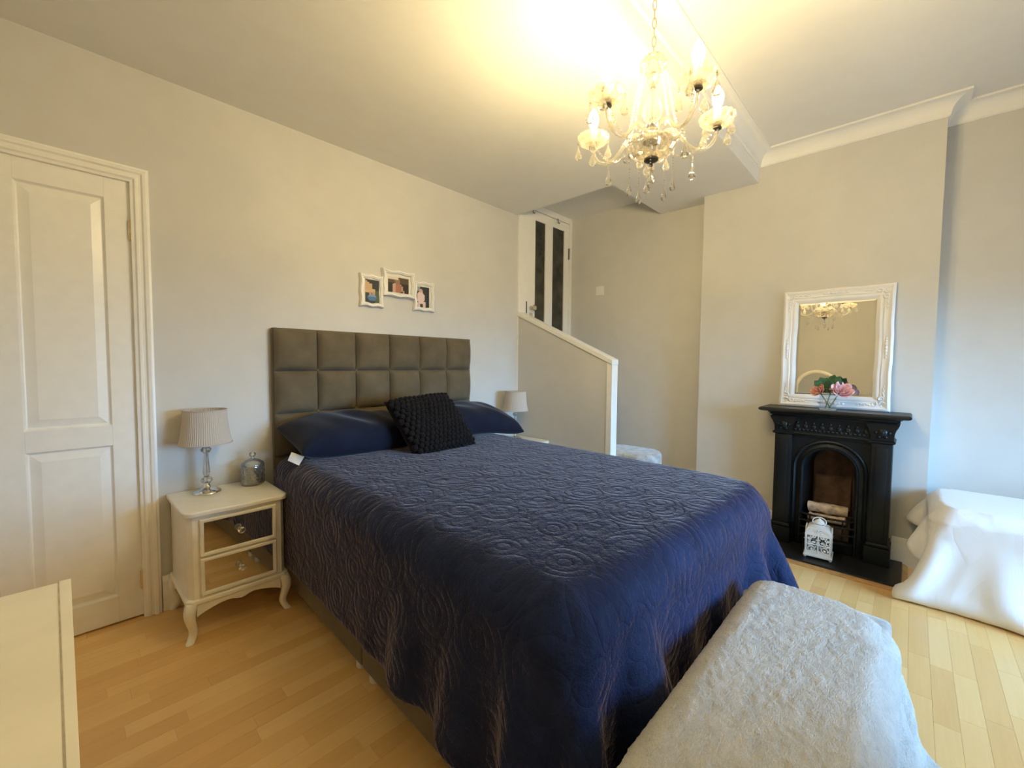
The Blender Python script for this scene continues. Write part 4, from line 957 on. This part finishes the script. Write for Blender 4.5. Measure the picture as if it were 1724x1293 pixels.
MB().sweep([(-0.006, -hw+BW, BW), (-0.006, hw-BW, BW), (-0.006, hw-BW, MH-BW), (-0.006, -hw+BW, MH-BW)], (-1, 0, 0), [(0, 0), (0, 0.0004), (0.014, 0.0016), (0.014, 0)], closed=True).build('bevelled_edge', 'mirror', mi)
def scroll_orn(cy, cz, sy, sz):
    m = MB()
    for (c, r0, a0) in (((0, 0), 0.022, 0.5), ((0.040, 0.006), 0.015, 2.5), ((0.006, 0.040), 0.015, -0.6)):
        pts = [(-0.021, cy+sy*(c[0]+r0*(1-0.7*t)*math.cos(a0+t*7)), cz+sz*(c[1]+r0*(1-0.7*t)*math.sin(a0+t*7))) for t in np.linspace(0, 1, 16)]
        m.tube(pts, [0.006*(1-0.5*t) for t in np.linspace(0, 1, 16)], 6)
    for q in range(5): m.ball((-0.022, cy+sy*(0.060+0.014*q), cz+sz*(-0.002+0.004*(q % 2))), 0.0075-0.0008*q, 8, 5, (0.6, 1.4, 0.8)); m.ball((-0.022, cy+sy*(-0.002+0.004*(q % 2)), cz+sz*(0.060+0.014*q)), 0.0075-0.0008*q, 8, 5, (0.6, 0.8, 1.4))
    m.build('corner_scroll', 'white_frame', mi, smooth=60)
for sy in (-1, 1):
    for sz in (-1, 1): scroll_orn(sy*(hw-0.036), MH/2+sz*(MH/2-0.036), -sy, -sz)
for (cy, cz, vert) in ((0, MH-0.034, 0), (0, 0.034, 0), (hw-0.034, MH/2, 1), (-hw+0.034, MH/2, 1)):
    m = MB()
    for q in range(-3, 4):
        o_ = q*0.020; rr = 0.011-0.0014*abs(q); m.ball((-0.022, cy+(0 if vert else o_), cz+(o_ if vert else 0)), rr, 9, 6, (0.6, 0.9 if vert else 1.3, 1.3 if vert else 0.9))
    m.build('leaf_ornament', 'white_frame', mi, smooth=60)

# ---- flowers in a small glass on the shelf
fl = thing('flower_vase', 'pink roses in a small glass cube on the mantel shelf', 'flowers', (3.262, 0.368, 0.9255)); fl.scale = (1.3, 1.3, 1.3)
m = MB(); m.sweep([(-0.034, -0.034, 0), (0.034, -0.034, 0), (0.034, 0.034, 0), (-0.034, 0.034, 0)], (0, 0, 1), [(0, 0.0), (0, 0.070), (-0.003, 0.070), (-0.003, 0.004), (-0.003, 0.0)], closed=True); m.box(-0.033, 0.033, -0.033, 0.033, 0.0, 0.006)
m.build('glass_cube', 'glass', fl, bevel=0.0)
def bloom(c, r, mat, seed, ax):
    rg = random.Random(seed); bl = None; Z = Vector(ax).normalized(); Xa = Z.orthogonal().normalized(); Ya = Z.cross(Xa); m = MB()
    for layer, (cnt, rad, op) in enumerate(((3, 0.30, 0.10), (4, 0.52, 0.35), (5, 0.75, 0.70), (6, 1.0, 1.05))):
        for q in range(cnt):
            a = 2*PI*q/cnt+layer*0.9+rg.uniform(-0.2, 0.2); A = []
            for i in range(6):
                v = i/5; rowp = []
                for j in range(6):
                    u = -1+2*j/5; wd = 0.55*math.sin(PI*min(1, 0.25+v*0.70))
                    ang = a+u*wd; tilt = op*(v**1.3); rr = r*rad*(0.25+0.75*math.sin(min(1.0, v+0.15)*PI*0.5))*(0.8+0.2*tilt); hh = r*(0.95*v*math.cos(tilt*0.6)-0.12*tilt*v*v+0.05*(1-u*u)*v)
                    rowp.append(Vector(c)+Xa*(rr*math.cos(ang))+Ya*(rr*math.sin(ang))+Z*(hh-0.35*r))
                A.append([tuple(p) for p in rowp])
            m.grid(np.array(A))
    o = m.build('bloom', mat, fl, smooth=80, fix=False); s_ = o.modifiers.new('t', 'SOLIDIFY'); s_.thickness = 0.0012; return o
bloom((-0.020, -0.048, 0.094), 0.046, 'petal', 2, (-0.7, -0.35, 0.6)); bloom((-0.016, 0.040, 0.090), 0.034, 'petal2', 3, (-0.7, 0.45, 0.5)); bloom((0.018, -0.004, 0.092), 0.032, 'petal', 5, (0.2, 0.1, 1))
def leafm(c, d, L, w, bend):
    D = Vector(d).normalized(); S = D.cross(Vector((1, 0, 0.1))).normalized(); N = S.cross(D); A = []
    for i in range(7):
        v = i/6; ww = w*math.sin(PI*(0.06+0.94*v))**0.8*(1+0.18*math.cos(v*16)); P = Vector(c)+D*L*v+N*(-bend*v*v*L)
        A.append([tuple(P-S*ww+N*0.15*ww), tuple(P), tuple(P+S*ww+N*0.15*ww)])
    o = MB().grid(np.array(A)).build('leaf', 'leaf', fl, smooth=80, fix=False); s_ = o.modifiers.new('t', 'SOLIDIFY'); s_.thickness = 0.0008
for k, (d, L, w_) in enumerate((((-0.2, 0.75, 0.75), 0.085, 0.016), ((-0.1, 0.45, 1.0), 0.085, 0.018), ((0.0, 0.1, 1.0), 0.075, 0.015), ((0, -0.3, 1.0), 0.095, 0.019), ((-0.1, -0.55, 0.9), 0.10, 0.017), ((0.1, 0.9, 0.45), 0.07, 0.014), ((-0.3, -0.1, 0.8), 0.075, 0.016), ((0.0, -0.75, 0.75), 0.085, 0.012))):
    leafm((0.0, 0.005, 0.088), d, L*0.9, w_*1.35, 0.12)
for (a, b) in (((0.01, 0.0, 0.008), (-0.010, -0.040, 0.085)), ((-0.01, -0.01, 0.008), (-0.010, 0.034, 0.082)), ((0, 0.012, 0.008), (0.014, -0.004, 0.085))): MB().tube([a, ((a[0]+b[0])/2+0.004, (a[1]+b[1])/2, (a[2]+b[2])/2), b], 0.0022, 6).build('stem', 'stem', fl, smooth=60)

# ------------------------------------------------------------------ low table under a white sheet
TB = (2.965, 3.52, -1.02, -0.10, 0.0, 0.490, 0.01)
tb = thing('side_table', 'low side table hidden under the white sheet', 'table', (3.24, -0.56, 0))
MB().box(TB[0]+0.06, TB[1]-0.06, TB[2]+0.06, TB[3]-0.06, 0.425, 0.456).build('tabletop', 'cream', tb, bevel=0.004, world=True)
for lx in (TB[0]+0.09, TB[1]-0.09):
    for ly in (TB[2]+0.09, TB[3]-0.09): MB().box(lx-0.022, lx+0.022, ly-0.022, ly+0.022, 0, 0.425).build('leg', 'cream', tb, bevel=0.003, world=True)
def fold_front(X):
    xf = TB[0]-0.008; k = X[..., 0] < xf; d = xf-X[..., 0]; X[..., 2] = 0.4975
    X[..., 2] = np.where(k, X[..., 2]-d, X[..., 2]); X[..., 0] = np.where(k, xf-0.02*np.minimum(d, 0.3), X[..., 0]); return X
def tb_wind(X, f):
    n = np.zeros_like(X)
    if f < 90:
        n[..., 0] = 0.12*np.sin(X[..., 1]*10)*(X[..., 2] < 0.44); n[..., 1] = 0.25*np.sin(X[..., 0]*11)*(X[..., 2] < 0.44)
    return n
Xt, rx, ry = drape(2.505, 3.60, -1.06, 0.071, 0.50, 0.019, [TB, (XW-0.03, XW+0.2, -2, 3, -1, 3, 0.01), (XB-0.02, XW+0.2, YBR-0.02, 2, -1, 3, 0.01)], 0.006, 16, 120, bend=0.22, slack=1.0, seed=9, wind=tb_wind, mu=0.98, init=fold_front)
tag(cloth_mesh('tablecloth', Xt, 'sheet', 0.003, sub=0, uvscale=(rx, ry)), 'white cotton sheet hanging to the floor over the low table', 'tablecloth')

# ------------------------------------------------------------------ chandelier
CX, CY = 1.42, 0.685
cd = thing('chandelier', 'five-arm clear crystal chandelier with lit candle bulbs', 'chandelier', (CX, CY, 0))
def cpart(mb, name, mat, smooth=40, parent=cd): return mb.build(name, mat, parent, smooth=smooth)
cpart(MB().lathe([(0.0, 2.640), (0.006, 2.641), (0.020, 2.650), (0.045, 2.668), (0.052, 2.682), (0.052, 2.6895)], 28), 'ceiling_cup', 'chrome')
nl = 13; z0, z1 = 2.252, 2.646
lk = MB().tube([(0.0062*math.cos(t), 0, 0.0190*math.sin(t)*(1.0)) for t in np.linspace(0, 2*PI, 17)[:-1]], 0.0016, 6, closed=True).mesh('chain_link', smooth=60)
for k in range(nl):
    o = link('chain_link', lk, 'chain', cd); o.location = (0, 0, z0+(k+0.5)*(z1-z0)/nl); o.rotation_euler = (0, 0, (k % 2)*PI/2+0.4)
scal = lambda r, z, a: r*(1+0.045*math.cos(14*a))
cpart(MB().lathe([(0.006, 2.252), (0.018, 2.250), (0.034, 2.243), (0.043, 2.228), (0.044, 2.214), (0.036, 2.204), (0.016, 2.199), (0.008, 2.196)], 56, fun=scal), 'crown', 'cup_glass', 20)
cpart(MB().lathe([(0.004, 2.196), (0.004, 1.90)], 8), 'rod', 'chrome')
cpart(MB().lathe([(0.009, 2.197), (0.019, 2.188), (0.023, 2.174), (0.018, 2.161), (0.010, 2.153), (0.010, 2.147)], 12), 'upper_ball', 'crystal', 15)
cpart(MB().lathe([(0.010, 2.147), (0.013, 2.136), (0.022, 2.112), (0.033, 2.082), (0.035, 2.064), (0.028, 2.044), (0.016, 2.030), (0.014, 2.024)], 16), 'pear_column', 'crystal', 20)
cpart(MB().lathe([(0.019, 2.026), (0.022, 2.022), (0.022, 2.014), (0.019, 2.010)], 24), 'collar', 'chrome')
cpart(MB().lathe([(0.014, 2.011), (0.028, 2.003), (0.036, 1.990), (0.036, 1.974), (0.030, 1.964)], 16), 'hub', 'crystal', 20)
cpart(MB().lathe([(0.030, 1.964), (0.070, 1.966), (0.080, 1.958), (0.078, 1.944), (0.066, 1.926), (0.046, 1.912), (0.024, 1.906)], 72, fun=lambda r, z, a: r*(1+0.045*math.cos(18*a))), 'bowl', 'cup_glass', 20)
cpart(MB().lathe([(0.024, 1.908), (0.024, 1.902), (0.014, 1.897), (0.006, 1.893), (0.006, 1.884), (0.0, 1.880)], 20), 'finial', 'dark_metal')
RC = 0.222
armp = [(0.030, 1.980), (0.045, 2.000), (0.064, 2.006), (0.086, 1.996), (0.108, 1.972), (0.130, 1.950), (0.155, 1.938), (0.182, 1.941), (0.204, 1.957), (0.217, 1.980), (0.222, 2.006)]
def spline(P, n=40):
    P = [Vector(p) for p in P]; out = []
    for i in range(len(P)-1):
        p0, p1, p2, p3 = P[max(i-1, 0)], P[i], P[i+1], P[min(i+2, len(P)-1)]
        for k in range(4):
            t = k/4; out.append(0.5*((2*p1)+(p2-p0)*t+(2*p0-5*p1+4*p2-p3)*t*t+(3*p1-p0-3*p2+p3)*t**3))
    out.append(P[-1]); return out
def drop(mb, c, L=0.034, r=0.0095):
    mb.lathe([(0.0, 0.0), (0.0012, -0.001), (0.003, -0.25*L), (r*0.7, -0.55*L), (r, -0.75*L), (r*0.75, -0.92*L), (0, -L)], 8, c)
def strand(mb, a, b, sag, n, r=0.0042):
    A, B = Vector(a), Vector(b)
    for k in range(n):
        t = (k+0.5)/n; p = A.lerp(B, t); p.z -= sag*4*t*(1-t); mb.ball(p, r*(1.15 if k % 3 else 0.8), 7, 5)
for k in range(5):
    an = math.radians(24+72*k); dx, dy = math.cos(an), math.sin(an)
    arm = cpart(MB().tube([(p.x*dx, p.x*dy, p.y) for p in spline([(a, b, 0) for a, b in armp])], 0.0062, 10), 'arm', 'crystal', 70)
    c = (RC*dx, RC*dy, 0)
    cpart(MB().lathe([(0.012, 2.006), (0.015, 2.008), (0.015, 2.013), (0.010, 2.015)], 16, c), 'cup_ferrule', 'dark_metal', 40, arm)
    cpart(MB().lathe([(0.012, 2.012), (0.030, 2.016), (0.048, 2.028), (0.057, 2.042), (0.055, 2.052), (0.050, 2.052), (0.046, 2.033), (0.028, 2.021), (0.010, 2.018)], 48, c, fun=lambda r, z, a: r*(1+0.055*math.cos(16*a))), 'drip_cup', 'cup_glass', 20, arm)
    cpart(MB().lathe([(0.0125, 2.016), (0.0125, 2.080), (0.010, 2.083)], 16, c), 'candle_sleeve', 'sleeve', 40, arm)
    cpart(MB().lathe([(0.010, 2.083), (0.0150, 2.092), (0.0185, 2.106), (0.0175, 2.120), (0.0115, 2.136), (0.0050, 2.148), (0.0, 2.153)], 16, c), 'candle_bulb', 'bulb', 60, arm)
    for q in range(4):
        t = an+q*PI/2+0.5; p = (c[0]+0.055*math.cos(t), c[1]+0.055*math.sin(t), 2.040)
        m = MB(); m.ball((p[0], p[1], p[2]-0.005), 0.0035, 7, 5); m.ball((p[0], p[1], p[2]-0.012), 0.0045, 7, 5); drop(m, (p[0], p[1], p[2]-0.016), 0.058, 0.0145)
        cpart(m, 'crystal_drop', 'crystal', 25, arm)
    # bead swags: crown to arm, arm to arm, arm to bowl
    m = MB(); strand(m, (0.042*dx, 0.042*dy, 2.212), (0.086*dx, 0.086*dy, 2.006), 0.0, 20); cpart(m, 'bead_strand', 'crystal', 60)
    a2 = an+math.radians(72); m = MB(); strand(m, (0.100*dx, 0.100*dy, 1.990), (0.100*math.cos(a2), 0.100*math.sin(a2), 1.990), 0.030, 12); cpart(m, 'bead_strand', 'crystal', 60)
    m = MB(); strand(m, (RC*dx*0.96, RC*dy*0.96, 2.012), (0.078*math.cos(an+0.35), 0.078*math.sin(an+0.35), 1.945), 0.045, 16)
    p = (0.150*math.cos(an+0.13), 0.150*math.sin(an+0.13), 1.932); 
    for q in range(3): m.ball((p[0], p[1], p[2]-0.006-0.008*q), 0.0034, 7, 5)
    drop(m, (p[0], p[1], p[2]-0.030), 0.058, 0.0145); cpart(m, 'bead_strand', 'crystal', 40)
    a3 = an+math.radians(36); p = (0.074*math.cos(a3), 0.074*math.sin(a3), 1.940); m = MB()
    for q in range(10): m.ball((p[0], p[1], p[2]-0.010-0.0095*q), 0.0026, 6, 5)
    drop(m, (p[0], p[1], p[2]-0.104), 0.056, 0.0115); cpart(m, 'bead_strand', 'crystal', 40)
m = MB(); m.ball((0, 0, 1.872), 0.005, 8, 6); drop(m, (0, 0, 1.868), 0.046, 0.014); cpart(m, 'crystal_drop', 'crystal', 25)
